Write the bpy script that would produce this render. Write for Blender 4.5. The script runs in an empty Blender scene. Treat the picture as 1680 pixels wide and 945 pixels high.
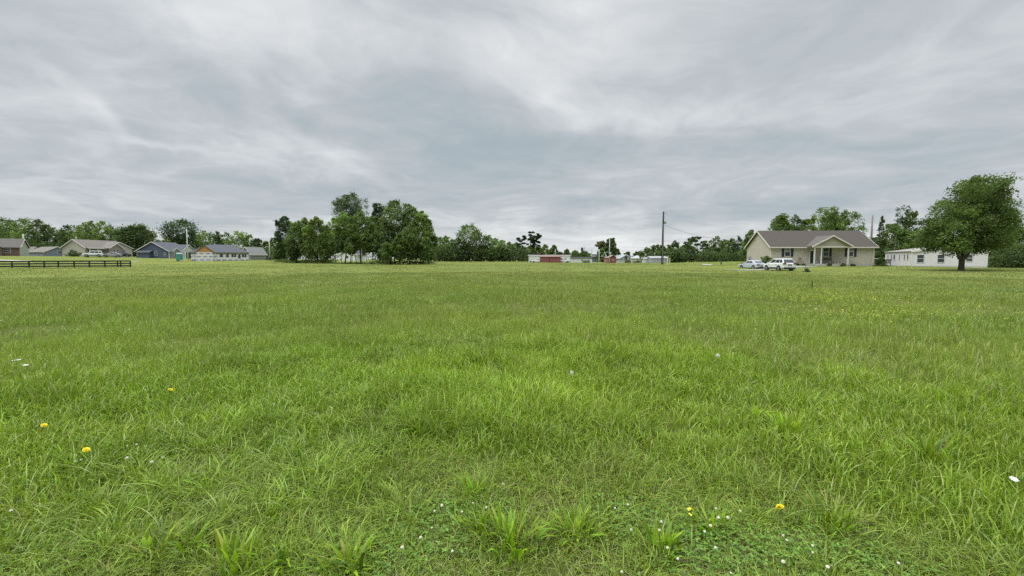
import bpy, math, random
import numpy as np
from mathutils import Vector

R = math.radians
F = 705.0            # focal length in photo pixels (1680 wide)
CAMZ = 1.5
TH = math.atan((472.5 - 425.0) / F)
CT, ST = math.cos(TH), math.sin(TH)
scene = bpy.context.scene
col = scene.collection
rng = np.random.default_rng(7)
random.seed(7)

# ------------------------------------------------------------------ projection helpers
def ray(px, py):
    u = (px - 840.0) / F
    v = (472.5 - py) / F
    return np.array([u, CT + v * ST, -ST + v * CT])

def at(px, py, D):
    d = ray(px, py)
    s = D / d[1]
    return (d[0] * s, D, CAMZ + d[2] * s)

def zat(px, py, D):
    return at(px, py, D)[2]

# ------------------------------------------------------------------ ground heights
CTRL = [(-0, 420, 125), (45, 420, 128), (75, 421, 150), (141, 420.5, 135), (207, 420.5, 149), (228, 423, 165),
        (250, 423.5, 145), (278, 424, 145), (308, 424.5, 153), (314, 429, 125), (408, 427, 134), (425, 426.5, 160), (450, 427, 150),
        (0, 439.5, 68), (110, 439, 70), (214, 438, 72), (300, 434, 105), (480, 432, 128), (560, 433, 116), (650, 434, 108), (700, 433.5, 112),
        (580, 428, 178), (720, 430, 170), (800, 429, 200), (870, 430.3, 172), (940, 431, 180), (1000, 431.5, 170), (1060, 431.5, 160),
        (1097, 431.5, 150), (1087, 433.5, 86), (1160, 429.5, 150), (1230, 429, 130), (1264, 433.5, 72), (1434, 435.8, 72), (1350, 430, 90),
        (1237, 443, 66), (1290, 445, 58), (1160, 436.5, 92), (1320, 447, 52), (1496, 438, 72), (1619, 439.5, 68), (1577, 444.3, 55), (1660, 441, 75),
        (1450, 437, 74), (1200, 432, 92)]
cp = []
for px, py, D in CTRL:
    x, y, z = at(px, py, D)
    cp.append((x, y, z))
for r_ in (0, 12, 25):
    for a in range(-180, 180, 30):
        cp.append((r_ * math.sin(R(a)), r_ * math.cos(R(a)), 0.0))
for a in range(-70, 71, 14):
    cp.append((42 * math.sin(R(a)), 42 * math.cos(R(a)), 0.0))
for a in range(-180, 180, 20):
    cp.append((420 * math.sin(R(a)), 420 * math.cos(R(a)), 1.0))
for a in range(90, 271, 20):
    cp.append((80 * math.sin(R(a)), 80 * math.cos(R(a)), 0.0))
cp = np.array(cp)

def zg(x, y):
    x = np.atleast_1d(np.asarray(x, float)); y = np.atleast_1d(np.asarray(y, float))
    out = np.zeros(x.shape)
    for i in range(0, x.size, 200000):
        xs = x[i:i + 200000, None]; ys = y[i:i + 200000, None]
        d2 = (xs - cp[:, 0]) ** 2 + (ys - cp[:, 1]) ** 2
        w = 1.0 / (d2 + 36.0) ** 1.7
        out[i:i + 200000] = (w * cp[:, 2]).sum(1) / w.sum(1)
    return out

def g1(x, y):
    return float(zg([x], [y])[0])

def ground_hit(px, py, h=0.0):
    d = ray(px, py)
    s = (CAMZ - h) / -d[2]
    for _ in range(6):
        x, y = d[0] * s, d[1] * s
        s = (CAMZ - h - g1(x, y)) / -d[2]
    return d[0] * s, d[1] * s

# ------------------------------------------------------------------ numpy noise
_perm = rng.random((256, 256))
def vnoise(x, y, s=1.0, o=0):
    x = x / s + 100.3 + o * 17.1; y = y / s + 100.7 + o * 31.7
    xi = np.floor(x).astype(int); yi = np.floor(y).astype(int)
    fx = x - xi; fy = y - yi
    fx = fx * fx * (3 - 2 * fx); fy = fy * fy * (3 - 2 * fy)
    a = _perm[xi % 256, yi % 256]; b = _perm[(xi + 1) % 256, yi % 256]
    c = _perm[xi % 256, (yi + 1) % 256]; d = _perm[(xi + 1) % 256, (yi + 1) % 256]
    return (a * (1 - fx) + b * fx) * (1 - fy) + (c * (1 - fx) + d * fx) * fy
def fnoise(x, y, s, o=0):
    return (vnoise(x, y, s, o) * .55 + vnoise(x, y, s * .45, o + 3) * .3 + vnoise(x, y, s * .2, o + 5) * .15)

# ------------------------------------------------------------------ materials
MATS = {}
def nodes(m):
    m.use_nodes = True
    nt = m.node_tree
    nt.nodes.clear()
    return nt, nt.nodes, nt.links

def mat(name, c, rough=.7, var=.12, scale=3.0, metal=0.0, bands=None, spec=.3):
    if name in MATS: return MATS[name]
    m = bpy.data.materials.new(name); nt, N, L = nodes(m)
    out = N.new('ShaderNodeOutputMaterial'); b = N.new('ShaderNodeBsdfPrincipled')
    b.inputs['Roughness'].default_value = rough; b.inputs['Metallic'].default_value = metal
    b.inputs['Specular IOR Level'].default_value = spec
    L.new(b.outputs[0], out.inputs[0])
    tc = N.new('ShaderNodeTexCoord'); no = N.new('ShaderNodeTexNoise')
    no.inputs['Scale'].default_value = scale; no.inputs['Detail'].default_value = 5
    L.new(tc.outputs['Object'], no.inputs['Vector'])
    mr = N.new('ShaderNodeMapRange'); mr.inputs['From Min'].default_value = .25; mr.inputs['From Max'].default_value = .75
    mr.inputs['To Min'].default_value = 1 - var; mr.inputs['To Max'].default_value = 1 + var
    L.new(no.outputs['Fac'], mr.inputs['Value'])
    fac = mr.outputs[0]
    if bands:       # horizontal courses: (axis, spacing, depth)
        ax, sp, dp = bands
        sx = N.new('ShaderNodeSeparateXYZ'); L.new(tc.outputs['Object'], sx.inputs[0])
        md = N.new('ShaderNodeMath'); md.operation = 'FRACT'
        mu = N.new('ShaderNodeMath'); mu.operation = 'MULTIPLY'; mu.inputs[1].default_value = 1 / sp
        L.new(sx.outputs[ax], mu.inputs[0]); L.new(mu.outputs[0], md.inputs[0])
        r2 = N.new('ShaderNodeMapRange'); r2.inputs['From Min'].default_value = 0; r2.inputs['From Max'].default_value = .25
        r2.inputs['To Min'].default_value = 1 - dp; r2.inputs['To Max'].default_value = 1
        L.new(md.outputs[0], r2.inputs['Value'])
        mm = N.new('ShaderNodeMath'); mm.operation = 'MULTIPLY'; L.new(fac, mm.inputs[0]); L.new(r2.outputs[0], mm.inputs[1])
        fac = mm.outputs[0]
    vm = N.new('ShaderNodeVectorMath'); vm.operation = 'SCALE'; vm.inputs[0].default_value = c[:3]
    L.new(fac, vm.inputs['Scale']); L.new(vm.outputs[0], b.inputs['Base Color'])
    MATS[name] = m
    return m

def leaf_mat(name, attr='tint', trans=.3, patch=False, rough=.55, spec=.25):
    if name in MATS: return MATS[name]
    m = bpy.data.materials.new(name); nt, N, L = nodes(m)
    out = N.new('ShaderNodeOutputMaterial'); b = N.new('ShaderNodeBsdfPrincipled'); t = N.new('ShaderNodeBsdfTranslucent')
    mx = N.new('ShaderNodeMixShader'); mx.inputs[0].default_value = trans
    b.inputs['Roughness'].default_value = rough; b.inputs['Specular IOR Level'].default_value = spec
    at_ = N.new('ShaderNodeAttribute'); at_.attribute_name = attr
    src = at_.outputs['Color']
    if patch:
        src = patch_tint(N, L, src)
    L.new(src, b.inputs['Base Color'])
    ty = N.new('ShaderNodeVectorMath'); ty.operation = 'MULTIPLY'; ty.inputs[1].default_value = (1.1, 1.15, .7)
    L.new(src, ty.inputs[0]); L.new(ty.outputs[0], t.inputs['Color'])
    L.new(b.outputs[0], mx.inputs[1]); L.new(t.outputs[0], mx.inputs[2]); L.new(mx.outputs[0], out.inputs[0])
    MATS[name] = m
    return m

def patch_tint(N, L, src):
    geo = N.new('ShaderNodeNewGeometry')
    mp = N.new('ShaderNodeMapping'); mp.inputs['Scale'].default_value = (.09, .17, 0.0)
    L.new(geo.outputs['Position'], mp.inputs['Vector'])
    no = N.new('ShaderNodeTexNoise'); no.inputs['Scale'].default_value = 1.0; no.inputs['Detail'].default_value = 6; no.inputs['Roughness'].default_value = .6
    L.new(mp.outputs[0], no.inputs['Vector'])
    cr = N.new('ShaderNodeValToRGB'); e = cr.color_ramp.elements
    e[0].position = .3; e[0].color = (.86, .93, .88, 1); e[1].position = .7; e[1].color = (1.18, 1.08, .94, 1)
    L.new(no.outputs['Fac'], cr.inputs[0])
    mu = N.new('ShaderNodeVectorMath'); mu.operation = 'MULTIPLY'
    L.new(src, mu.inputs[0]); L.new(cr.outputs[0], mu.inputs[1])
    no2 = N.new('ShaderNodeTexNoise'); no2.inputs['Scale'].default_value = 1.3; no2.inputs['Detail'].default_value = 4
    L.new(geo.outputs['Position'], no2.inputs['Vector'])
    mr = N.new('ShaderNodeMapRange'); mr.inputs['From Min'].default_value = .3; mr.inputs['From Max'].default_value = .7
    mr.inputs['To Min'].default_value = .86; mr.inputs['To Max'].default_value = 1.14
    L.new(no2.outputs['Fac'], mr.inputs['Value'])
    m2 = N.new('ShaderNodeVectorMath'); m2.operation = 'SCALE'
    L.new(mu.outputs[0], m2.inputs[0]); L.new(mr.outputs[0], m2.inputs['Scale'])
    return m2.outputs[0]

# ------------------------------------------------------------------ mesh helpers
def tag(o, label=None, cat=None, group=None, kind=None):
    if label: o['label'] = label
    if cat: o['category'] = cat
    if group: o['group'] = group
    if kind: o['kind'] = kind
    return o

def empty(name, loc, rz=0.0, label=None, cat=None, group=None):
    o = bpy.data.objects.new(name, None); col.objects.link(o)
    o.location = loc; o.rotation_euler = (0, 0, rz); o.empty_display_size = .3
    return tag(o, label, cat, group)

class MB:
    def __init__(s): s.v = []; s.f = []
    def add(s, vs, fs):
        o = len(s.v); s.v += [tuple(p) for p in vs]; s.f += [tuple(i + o for i in f) for f in fs]; return s
    def box(s, x0, y0, z0, x1, y1, z1):
        vs = [(x0, y0, z0), (x1, y0, z0), (x1, y1, z0), (x0, y1, z0), (x0, y0, z1), (x1, y0, z1), (x1, y1, z1), (x0, y1, z1)]
        return s.add(vs, [(3, 2, 1, 0), (4, 5, 6, 7), (0, 1, 5, 4), (1, 2, 6, 5), (2, 3, 7, 6), (3, 0, 4, 7)])
    def loft(s, rings, cap=True):
        n = len(rings[0]); o = len(s.v)
        for r in rings: s.v += [tuple(p) for p in r]
        for i in range(len(rings) - 1):
            for k in range(n):
                k2 = (k + 1) % n
                s.f.append((o + i * n + k, o + i * n + k2, o + (i + 1) * n + k2, o + (i + 1) * n + k))
        if cap:
            s.f.append(tuple(o + k for k in reversed(range(n)))); s.f.append(tuple(o + (len(rings) - 1) * n + k for k in range(n)))
        return s
    def tube(s, pts, rad, n=8, cap=True):
        rings = []
        pts = [Vector(p) for p in pts]
        if not hasattr(rad, '__len__'): rad = [rad] * len(pts)
        for i, p in enumerate(pts):
            d = (pts[min(i + 1, len(pts) - 1)] - pts[max(i - 1, 0)]).normalized()
            a = Vector((0, 0, 1)) if abs(d.z) < .9 else Vector((1, 0, 0))
            u = d.cross(a).normalized(); w = d.cross(u)
            rings.append([p + (u * math.cos(2 * math.pi * k / n) + w * math.sin(2 * math.pi * k / n)) * rad[i] for k in range(n)])
        return s.loft(rings, cap)
    def quad(s, a, b, c, d): return s.add([a, b, c, d], [(0, 1, 2, 3)])
    def slab(s, quad, t):     # a sheet given by 4 points, thickened along its normal (downwards)
        q = [Vector(p) for p in quad]
        n = (q[1] - q[0]).cross(q[2] - q[0]).normalized()
        if n.z < 0: n = -n
        return s.loft([[p - n * t for p in q], q])
    def build(s, name, m, parent=None, smooth=False, bevel=0):
        me = bpy.data.meshes.new(name); me.from_pydata(s.v, [], s.f); me.update()
        o = bpy.data.objects.new(name, me); col.objects.link(o)
        if m: me.materials.append(m)
        if parent: o.parent = parent
        if smooth:
            for p in me.polygons: p.use_smooth = True
        if bevel:
            b = o.modifiers.new('bevel', 'BEVEL'); b.width = bevel; b.segments = 3; b.limit_method = 'ANGLE'
            b.angle_limit = R(25)
        return o

def np_mesh(name, verts, tris, m, tint=None, parent=None, quads=False, loc=None):
    me = bpy.data.meshes.new(name)
    k = tris.shape[1]
    me.vertices.add(len(verts)); me.vertices.foreach_set('co', np.ascontiguousarray(verts, dtype=np.float32).ravel())
    me.loops.add(tris.size); me.loops.foreach_set('vertex_index', np.ascontiguousarray(tris, dtype=np.int32).ravel())
    me.polygons.add(len(tris)); me.polygons.foreach_set('loop_start', np.arange(0, tris.size, k, dtype=np.int32))
    me.update(calc_edges=True)
    if tint is not None:
        a = me.color_attributes.new('tint', 'FLOAT_COLOR', 'POINT')
        c4 = np.ones((len(verts), 4), dtype=np.float32); c4[:, :3] = tint
        a.data.foreach_set('color', c4.ravel())
    me.materials.append(m)
    o = bpy.data.objects.new(name, me); col.objects.link(o)
    if parent: o.parent = parent
    if loc: o.location = loc
    return o

# ------------------------------------------------------------------ ground
def build_ground():
    rs = [0.0] + list(np.geomspace(.4, 3000, 150))
    na = 240
    ang = np.linspace(0, 2 * math.pi, na, endpoint=False)
    V = [(0, 0)]
    xs = [np.zeros(1)]; ys = [np.zeros(1)]
    for r_ in rs[1:]:
        xs.append(r_ * np.sin(ang)); ys.append(r_ * np.cos(ang))
    x = np.concatenate(xs); y = np.concatenate(ys)
    z = zg(x, y)
    d = np.hypot(x, y)
    z += (fnoise(x, y, 2.2) - .5) * .07 * np.clip(d / 3, 0, 1) * (d < 60)
    verts = np.stack([x, y, z], 1)
    tris = []
    for k in range(na): tris.append((0, 1 + (k + 1) % na, 1 + k))
    for i in range(len(rs) - 2):
        o = 1 + i * na; p = o + na
        for k in range(na):
            k2 = (k + 1) % na
            tris.append((o + k, o + k2, p + k2)); tris.append((o + k, p + k2, p + k))
    m = bpy.data.materials.new('field_soil_and_sward'); nt, N, L = nodes(m)
    out = N.new('ShaderNodeOutputMaterial'); b = N.new('ShaderNodeBsdfPrincipled'); L.new(b.outputs[0], out.inputs[0])
    b.inputs['Roughness'].default_value = .95; b.inputs['Specular IOR Level'].default_value = .1
    geo = N.new('ShaderNodeNewGeometry')
    ln = N.new('ShaderNodeVectorMath'); ln.operation = 'LENGTH'; L.new(geo.outputs['Position'], ln.inputs[0])
    n1 = N.new('ShaderNodeTexNoise'); n1.inputs['Scale'].default_value = 5; n1.inputs['Detail'].default_value = 8; n1.inputs['Roughness'].default_value = .7
    L.new(geo.outputs['Position'], n1.inputs['Vector'])
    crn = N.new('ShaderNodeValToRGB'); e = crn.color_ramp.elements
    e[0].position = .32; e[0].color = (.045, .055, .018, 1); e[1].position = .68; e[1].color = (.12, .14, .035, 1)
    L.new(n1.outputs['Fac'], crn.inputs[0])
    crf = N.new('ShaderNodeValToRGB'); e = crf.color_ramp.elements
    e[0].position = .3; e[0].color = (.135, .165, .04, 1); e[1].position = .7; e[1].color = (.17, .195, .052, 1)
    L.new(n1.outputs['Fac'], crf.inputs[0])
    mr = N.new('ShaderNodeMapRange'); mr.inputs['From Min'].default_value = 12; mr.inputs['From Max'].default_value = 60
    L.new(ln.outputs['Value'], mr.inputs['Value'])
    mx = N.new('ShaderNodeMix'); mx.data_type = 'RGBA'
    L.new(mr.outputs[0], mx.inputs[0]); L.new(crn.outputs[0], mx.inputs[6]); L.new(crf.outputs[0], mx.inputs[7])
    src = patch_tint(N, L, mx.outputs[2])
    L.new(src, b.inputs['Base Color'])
    bp = N.new('ShaderNodeBump'); bp.inputs['Strength'].default_value = .6; bp.inputs['Distance'].default_value = .08
    n3 = N.new('ShaderNodeTexNoise'); n3.inputs['Scale'].default_value = 9; n3.inputs['Detail'].default_value = 5
    L.new(geo.outputs['Position'], n3.inputs['Vector']); L.new(n3.outputs['Fac'], bp.inputs['Height']); L.new(bp.outputs[0], b.inputs['Normal'])
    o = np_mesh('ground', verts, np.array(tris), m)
    for p in o.data.polygons: p.use_smooth = True
    tag(o, kind='structure')
    return o
build_ground()

def gz2(x, y):
    d = np.hypot(x, y)
    return zg(x, y) + (fnoise(x, y, 2.2) - .5) * .07 * np.clip(d / 3, 0, 1) * (d < 60)

# ------------------------------------------------------------------ grass
def blade_arrays(x, y, z, h, w, az, bend, S, prof, colb, colt, roll=None):
    n = len(x)
    t = np.arange(S + 1) / S
    dx, dy = np.cos(az), np.sin(az)
    if roll is None: roll = az + np.pi / 2 + rng.normal(0, .5, n)
    sx, sy = np.cos(roll), np.sin(roll)
    hor = (bend[:, None] * h[:, None]) * t[None] ** 1.8
    up = h[:, None] * (t[None] - .42 * np.clip(bend, 0, 1.6)[:, None] * t[None] ** 2.6)
    cx = x[:, None] + dx[:, None] * hor; cy = y[:, None] + dy[:, None] * hor; cz = z[:, None] + up
    ww = w[:, None] * np.asarray(prof)[None, :S] * .5
    nv = 2 * S + 1
    V = np.zeros((n, nv, 3), np.float32); C = np.zeros((n, nv, 3), np.float32)
    V[:, 0:2 * S:2, 0] = cx[:, :S] + sx[:, None] * ww; V[:, 0:2 * S:2, 1] = cy[:, :S] + sy[:, None] * ww; V[:, 0:2 * S:2, 2] = cz[:, :S]
    V[:, 1:2 * S:2, 0] = cx[:, :S] - sx[:, None] * ww; V[:, 1:2 * S:2, 1] = cy[:, :S] - sy[:, None] * ww; V[:, 1:2 * S:2, 2] = cz[:, :S]
    V[:, 2 * S, 0] = cx[:, S]; V[:, 2 * S, 1] = cy[:, S]; V[:, 2 * S, 2] = cz[:, S]
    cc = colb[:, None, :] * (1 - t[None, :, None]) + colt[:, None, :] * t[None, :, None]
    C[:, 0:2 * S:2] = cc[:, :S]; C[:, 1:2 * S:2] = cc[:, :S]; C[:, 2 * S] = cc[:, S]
    T = []
    for k in range(S - 1):
        T += [(2 * k, 2 * k + 1, 2 * k + 3), (2 * k, 2 * k + 3, 2 * k + 2)]
    T.append((2 * S - 2, 2 * S - 1, 2 * S))
    T = np.array(T)
    tri = (np.arange(n)[:, None, None] * nv + T[None]).reshape(-1, 3)
    return V.reshape(-1, 3), tri, C.reshape(-1, 3)

class Pile:
    def __init__(s): s.V = []; s.T = []; s.C = []; s.n = 0
    def add(s, V, T, C):
        s.V.append(V); s.T.append(T + s.n); s.C.append(C); s.n += len(V)
    def build(s, name, m, parent=None, loc=None):
        return np_mesh(name, np.concatenate(s.V), np.concatenate(s.T), m, np.concatenate(s.C), parent, loc=loc)

HALF = R(60)
def scatter(n, r0, r1, power=1.0):
    # power 1: even per area
    hf = R(78) if r1 < 10 else HALF
    if r1 < 10 and n > 5000: n = int(n * 1.25)
    u = rng.random(n)
    r_ = np.sqrt(r0 ** 2 + u * (r1 ** 2 - r0 ** 2)) if power == 1 else r0 * (r1 / r0) ** u
    a = (rng.random(n) * 2 - 1) * hf
    return r_ * np.sin(a), r_ * np.cos(a)

def cmix(n, cols, wts, jit=.15):
    idx = rng.choice(len(cols), n, p=np.array(wts) / sum(wts))
    c = np.array(cols)[idx]
    return np.clip(c * (1 + rng.normal(0, jit, (n, 1))) * (1 + rng.normal(0, jit * .35, (n, 3))), .005, .9)

GMAT = leaf_mat('grass_blade', trans=.34, patch=True, rough=.42, spec=.4)
P_LANCE = [.55, .95, 1.0, .8, .5]
GB = [(.205, .315, .026), (.275, .39, .034), (.142, .235, .024), (.33, .40, .08)]
def grass():
    tall = Pile(); short = Pile()
    # ---- close mown verge (blades short, with dry thatch)
    def edge(x, y):          # how far past the mown edge, noisy
        return np.hypot(x, y) - 2.75 - .5 * np.clip(-x - .3, 0, 1.2) + (fnoise(x, y, 1.1, 9) - .5) * 1.7
    x, y = scatter(210000, 1.35, 5.6)
    k = (edge(x, y) < rng.normal(.25, .3, len(x))); x, y = x[k], y[k]
    cl = fnoise(x, y, .35, 2)
    k = rng.random(len(x)) < np.clip((cl - .1) * 2.6, .4, 1); x, y, cl = x[k], y[k], cl[k]
    n = len(x); h = (.035 + .085 * cl * rng.random(n) + .03 * rng.random(n)) * (1 + .7 * np.clip(edge(x, y) + .8, 0, 1))
    V = blade_arrays(x, y, gz2(x, y), h, rng.uniform(.0022, .0048, n), rng.random(n) * 6.28, rng.uniform(.2, 1.6, n), 3, P_LANCE,
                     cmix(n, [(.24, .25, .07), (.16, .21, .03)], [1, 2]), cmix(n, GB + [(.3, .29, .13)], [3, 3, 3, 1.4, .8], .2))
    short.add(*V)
    # lying dry thatch
    x, y = scatter(40000, 1.35, 5.0)
    k = (edge(x, y) < .3) & (fnoise(x, y, .5, 6) < rng.normal(.52, .08, len(x))); x, y = x[k], y[k]; n = len(x)
    short.add(*blade_arrays(x, y, gz2(x, y) + .01, rng.uniform(.03, .07, n), rng.uniform(.0015, .0035, n), rng.random(n) * 6.28, rng.uniform(1.2, 2.6, n), 3,
                            [.9, 1, .9], cmix(n, [(.36, .33, .19), (.27, .24, .13)], [1, 1]), cmix(n, [(.42, .38, .22), (.33, .29, .15), (.25, .27, .1)], [1, 1, 1], .2)))
    # taller tufts standing in the verge
    ncl = 330
    cx, cy = scatter(ncl, 1.9, 5.2)
    for i in range(ncl):
        m_ = rng.integers(25, 75); r_ = rng.uniform(.03, .09)
        x = cx[i] + rng.normal(0, r_, m_); y = cy[i] + rng.normal(0, r_, m_)
        az = np.arctan2(y - cy[i], x - cx[i]) + rng.normal(0, .6, m_)
        h = rng.uniform(.09, .22) * rng.uniform(.5, 1.1, m_)
        tone = rng.uniform(.75, 1.3)
        short.add(*blade_arrays(x, y, gz2(x, y), h, rng.uniform(.003, .0065, m_), az, rng.uniform(.2, 1.1, m_), 4, P_LANCE,
                                cmix(m_, [(.18, .25, .035)], [1]) * tone, cmix(m_, GB, [2, 3, 1, 1]) * tone))
    # ---- bright broad bladed band
    x, y = scatter(240000, 2.0, 9.5)
    ed = edge(x, y)
    band = np.clip((ed + .1) / .7, 0, 1) * np.clip((8.2 - np.hypot(x, y) + (fnoise(x, y, 2.0, 4) - .5) * 3.5) / 1.6, 0, 1)
    cl = fnoise(x, y, .55, 1)
    k = rng.random(len(x)) < band * np.clip((cl - .12) * 2.8, .3, 1); x, y, cl, ed = x[k], y[k], cl[k], ed[k]; n = len(x)
    big = fnoise(x, y, 2.4, 8)
    h = (.10 + .24 * cl * big * 1.6) * rng.uniform(.5, 1.15, n) * np.clip(.55 + ed * .35, .45, 1)
    windy = .6
    az = rng.random(n) * 6.28; 
    tone = (.72 + .56 * fnoise(x, y, 1.1, 12))[:, None]
    V = blade_arrays(x, y, gz2(x, y), h, rng.uniform(.0028, .0075, n) * (1 + .05 * np.hypot(x, y)), az, np.abs(rng.normal(.4, .35, n)), 4, P_LANCE,
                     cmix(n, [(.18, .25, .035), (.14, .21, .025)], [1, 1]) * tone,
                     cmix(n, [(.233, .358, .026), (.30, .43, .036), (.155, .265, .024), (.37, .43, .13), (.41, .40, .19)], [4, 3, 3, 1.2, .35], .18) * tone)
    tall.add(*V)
    ncl = 390
    cx, cy = scatter(ncl, 2.7, 8.5)
    for i in range(ncl):
        m_ = rng.integers(30, 90); r_ = rng.uniform(.04, .14)
        x = cx[i] + rng.normal(0, r_, m_); y = cy[i] + rng.normal(0, r_, m_)
        az = np.arctan2(y - cy[i], x - cx[i]) + rng.normal(0, 1.2, m_)
        h = rng.uniform(.12, .30) * rng.uniform(.4, 1.1, m_) * min(1, .45 + .13 * math.hypot(cx[i], cy[i])); tone = rng.uniform(.75, 1.2); wd_ = rng.uniform(.55, 1.1)
        tall.add(*blade_arrays(x, y, gz2(x, y), h, rng.uniform(.004, .0085, m_) * wd_, az, rng.uniform(.2, 1.2, m_), 5, [.5, .9, 1, .85, .55],
                               cmix(m_, [(.17, .25, .03)], [1]) * tone, cmix(m_, [(.235, .385, .024), (.30, .45, .034), (.155, .28, .022), (.30, .39, .12)], [3, 2, 2, 1]) * tone))
    # arching broad blades, sky reflection put into their pale colour
    x, y = scatter(11000, 2.4, 9.5); k = (edge(x, y) > -.2) & (fnoise(x, y, 1.6, 15) > .42); x, y = x[k], y[k]; n = len(x)
    tall.add(*blade_arrays(x, y, gz2(x, y), rng.uniform(.10, .26, n), rng.uniform(.0035, .0062, n) * (1 + .04 * np.hypot(x, y)), rng.random(n) * 6.28, rng.uniform(.5, 1.3, n), 6,
                           [.6, .9, 1, .95, .75, .45], cmix(n, [(.18, .27, .03)], [1]), cmix(n, [(.32, .42, .09), (.38, .44, .20), (.25, .36, .05)], [2, 1.4, 2])))
    # ---- the meadow: fine blades, stalks with seed heads, thinning with distance as they fall below a pixel
    for (r0, r1, cnt, ws) in ((6, 12, 150000, 1.5), (12, 24, 150000, 2.6), (24, 50, 150000, 5.5), (50, 100, 110000, 11), (100, 175, 60000, 20)):
        x, y = scatter(cnt, r0, r1)
        dd = np.hypot(x, y)
        k = np.clip((dd - 6.6 + (fnoise(x, y, 2.0, 4) - .5) * 3.5) / 2, 0, 1) > rng.random(cnt)
        x, y, dd = x[k], y[k], dd[k]
        cl = fnoise(x, y, 1.2 + r0 * .03, 21)
        k = rng.random(len(x)) < np.clip((cl - .15) * 2.4, .2, 1); x, y, cl, dd = x[k], y[k], cl[k], dd[k]; n = len(x)
        h = (.10 + .19 * cl) * rng.uniform(.55, 1.2, n) * (1 - .6 * np.clip((dd - 18) / 32, 0, 1))
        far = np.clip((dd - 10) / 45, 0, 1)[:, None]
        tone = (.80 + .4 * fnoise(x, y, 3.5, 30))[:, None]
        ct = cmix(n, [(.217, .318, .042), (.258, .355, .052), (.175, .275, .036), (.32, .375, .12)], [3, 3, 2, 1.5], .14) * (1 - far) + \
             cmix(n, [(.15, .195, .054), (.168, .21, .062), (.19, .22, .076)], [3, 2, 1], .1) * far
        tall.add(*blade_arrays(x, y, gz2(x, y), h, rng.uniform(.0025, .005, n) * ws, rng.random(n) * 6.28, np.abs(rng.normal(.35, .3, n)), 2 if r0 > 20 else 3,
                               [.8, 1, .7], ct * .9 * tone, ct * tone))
        # stalks and seed heads
        m_ = int(cnt * .055); x, y = scatter(m_, r0, r1); n = m_
        k = fnoise(x, y, 4.0 + r0 * .1, 33) > rng.normal(.45, .1, n); x, y = x[k], y[k]; n = len(x)
        c = cmix(n, [(.28, .34, .10), (.25, .33, .07), (.32, .34, .15)], [2, 2, 1], .12)
        tall.add(*blade_arrays(x, y, gz2(x, y), rng.uniform(.22, .42, n) * (1 - .55 * np.clip((np.hypot(x, y) - 18) / 32, 0, 1)), rng.uniform(.005, .009, n) * (1 + ws * .28), rng.random(n) * 6.28, rng.uniform(.02, .35, n), 5,
                               [.25, .25, .25, .9, 1.0], c * .8, c))
    o = tall.build('meadow_grass', GMAT); tag(o, kind='stuff', label='tall green meadow grass with seed heads over the whole field', cat='grass')
    o = short.build('verge_grass', GMAT); tag(o, kind='stuff', label='short mown grass with dry thatch along the near edge', cat='grass')
grass()

# clover leaves near the camera
def clover_cover():
    P = Pile()
    spots = [(1170, 905, .42), (1110, 885, .3), (1290, 905, .3), (720, 860, .28), (780, 845, .22), (1420, 925, .35), (1000, 850, .25), (230, 745, .4), (130, 755, .3), (660, 905, .25), (560, 935, .3), (60, 905, .35)]
    for px, py, rad in spots:
        cx, cy = ground_hit(px, py)
        n = int(620 * (rad / .4) ** 2)
        x = cx + rng.normal(0, rad * .6, n); y = cy + rng.normal(0, rad * .45, n)
        z = gz2(x, y) + rng.uniform(.02, .07, n)
        a0 = rng.random(n) * 6.28
        base = cmix(n, [(.13, .24, .035), (.17, .29, .045), (.10, .20, .03)], [1, 1, 1])
        for j in range(3):
            a = a0 + j * 2.094
            s = rng.uniform(.009, .016, n)
            dx, dy = np.cos(a) * s, np.sin(a) * s
            tz = rng.normal(.0, .3, n) * s
            V = np.zeros((n, 4, 3), np.float32)
            V[:, 0] = np.stack([x, y, z], 1)
            V[:, 1] = np.stack([x + dx * .6 - dy * .45, y + dy * .6 + dx * .45, z + tz * .3 + .002], 1)
            V[:, 2] = np.stack([x + dx * 1.15, y + dy * 1.15, z + tz], 1)
            V[:, 3] = np.stack([x + dx * .6 + dy * .45, y + dy * .6 - dx * .45, z + tz * .6], 1)
            T = np.array([(0, 1, 2), (0, 2, 3)])
            tri = (np.arange(n)[:, None, None] * 4 + T[None]).reshape(-1, 3)
            P.add(V.reshape(-1, 3), tri, np.repeat(base, 4, 0))
    o = P.build('clover_leaves', leaf_mat('clover_leaf', trans=.25)); tag(o, kind='stuff', label='low patches of three leaved clover in the short grass', cat='clover')
clover_cover()

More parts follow.
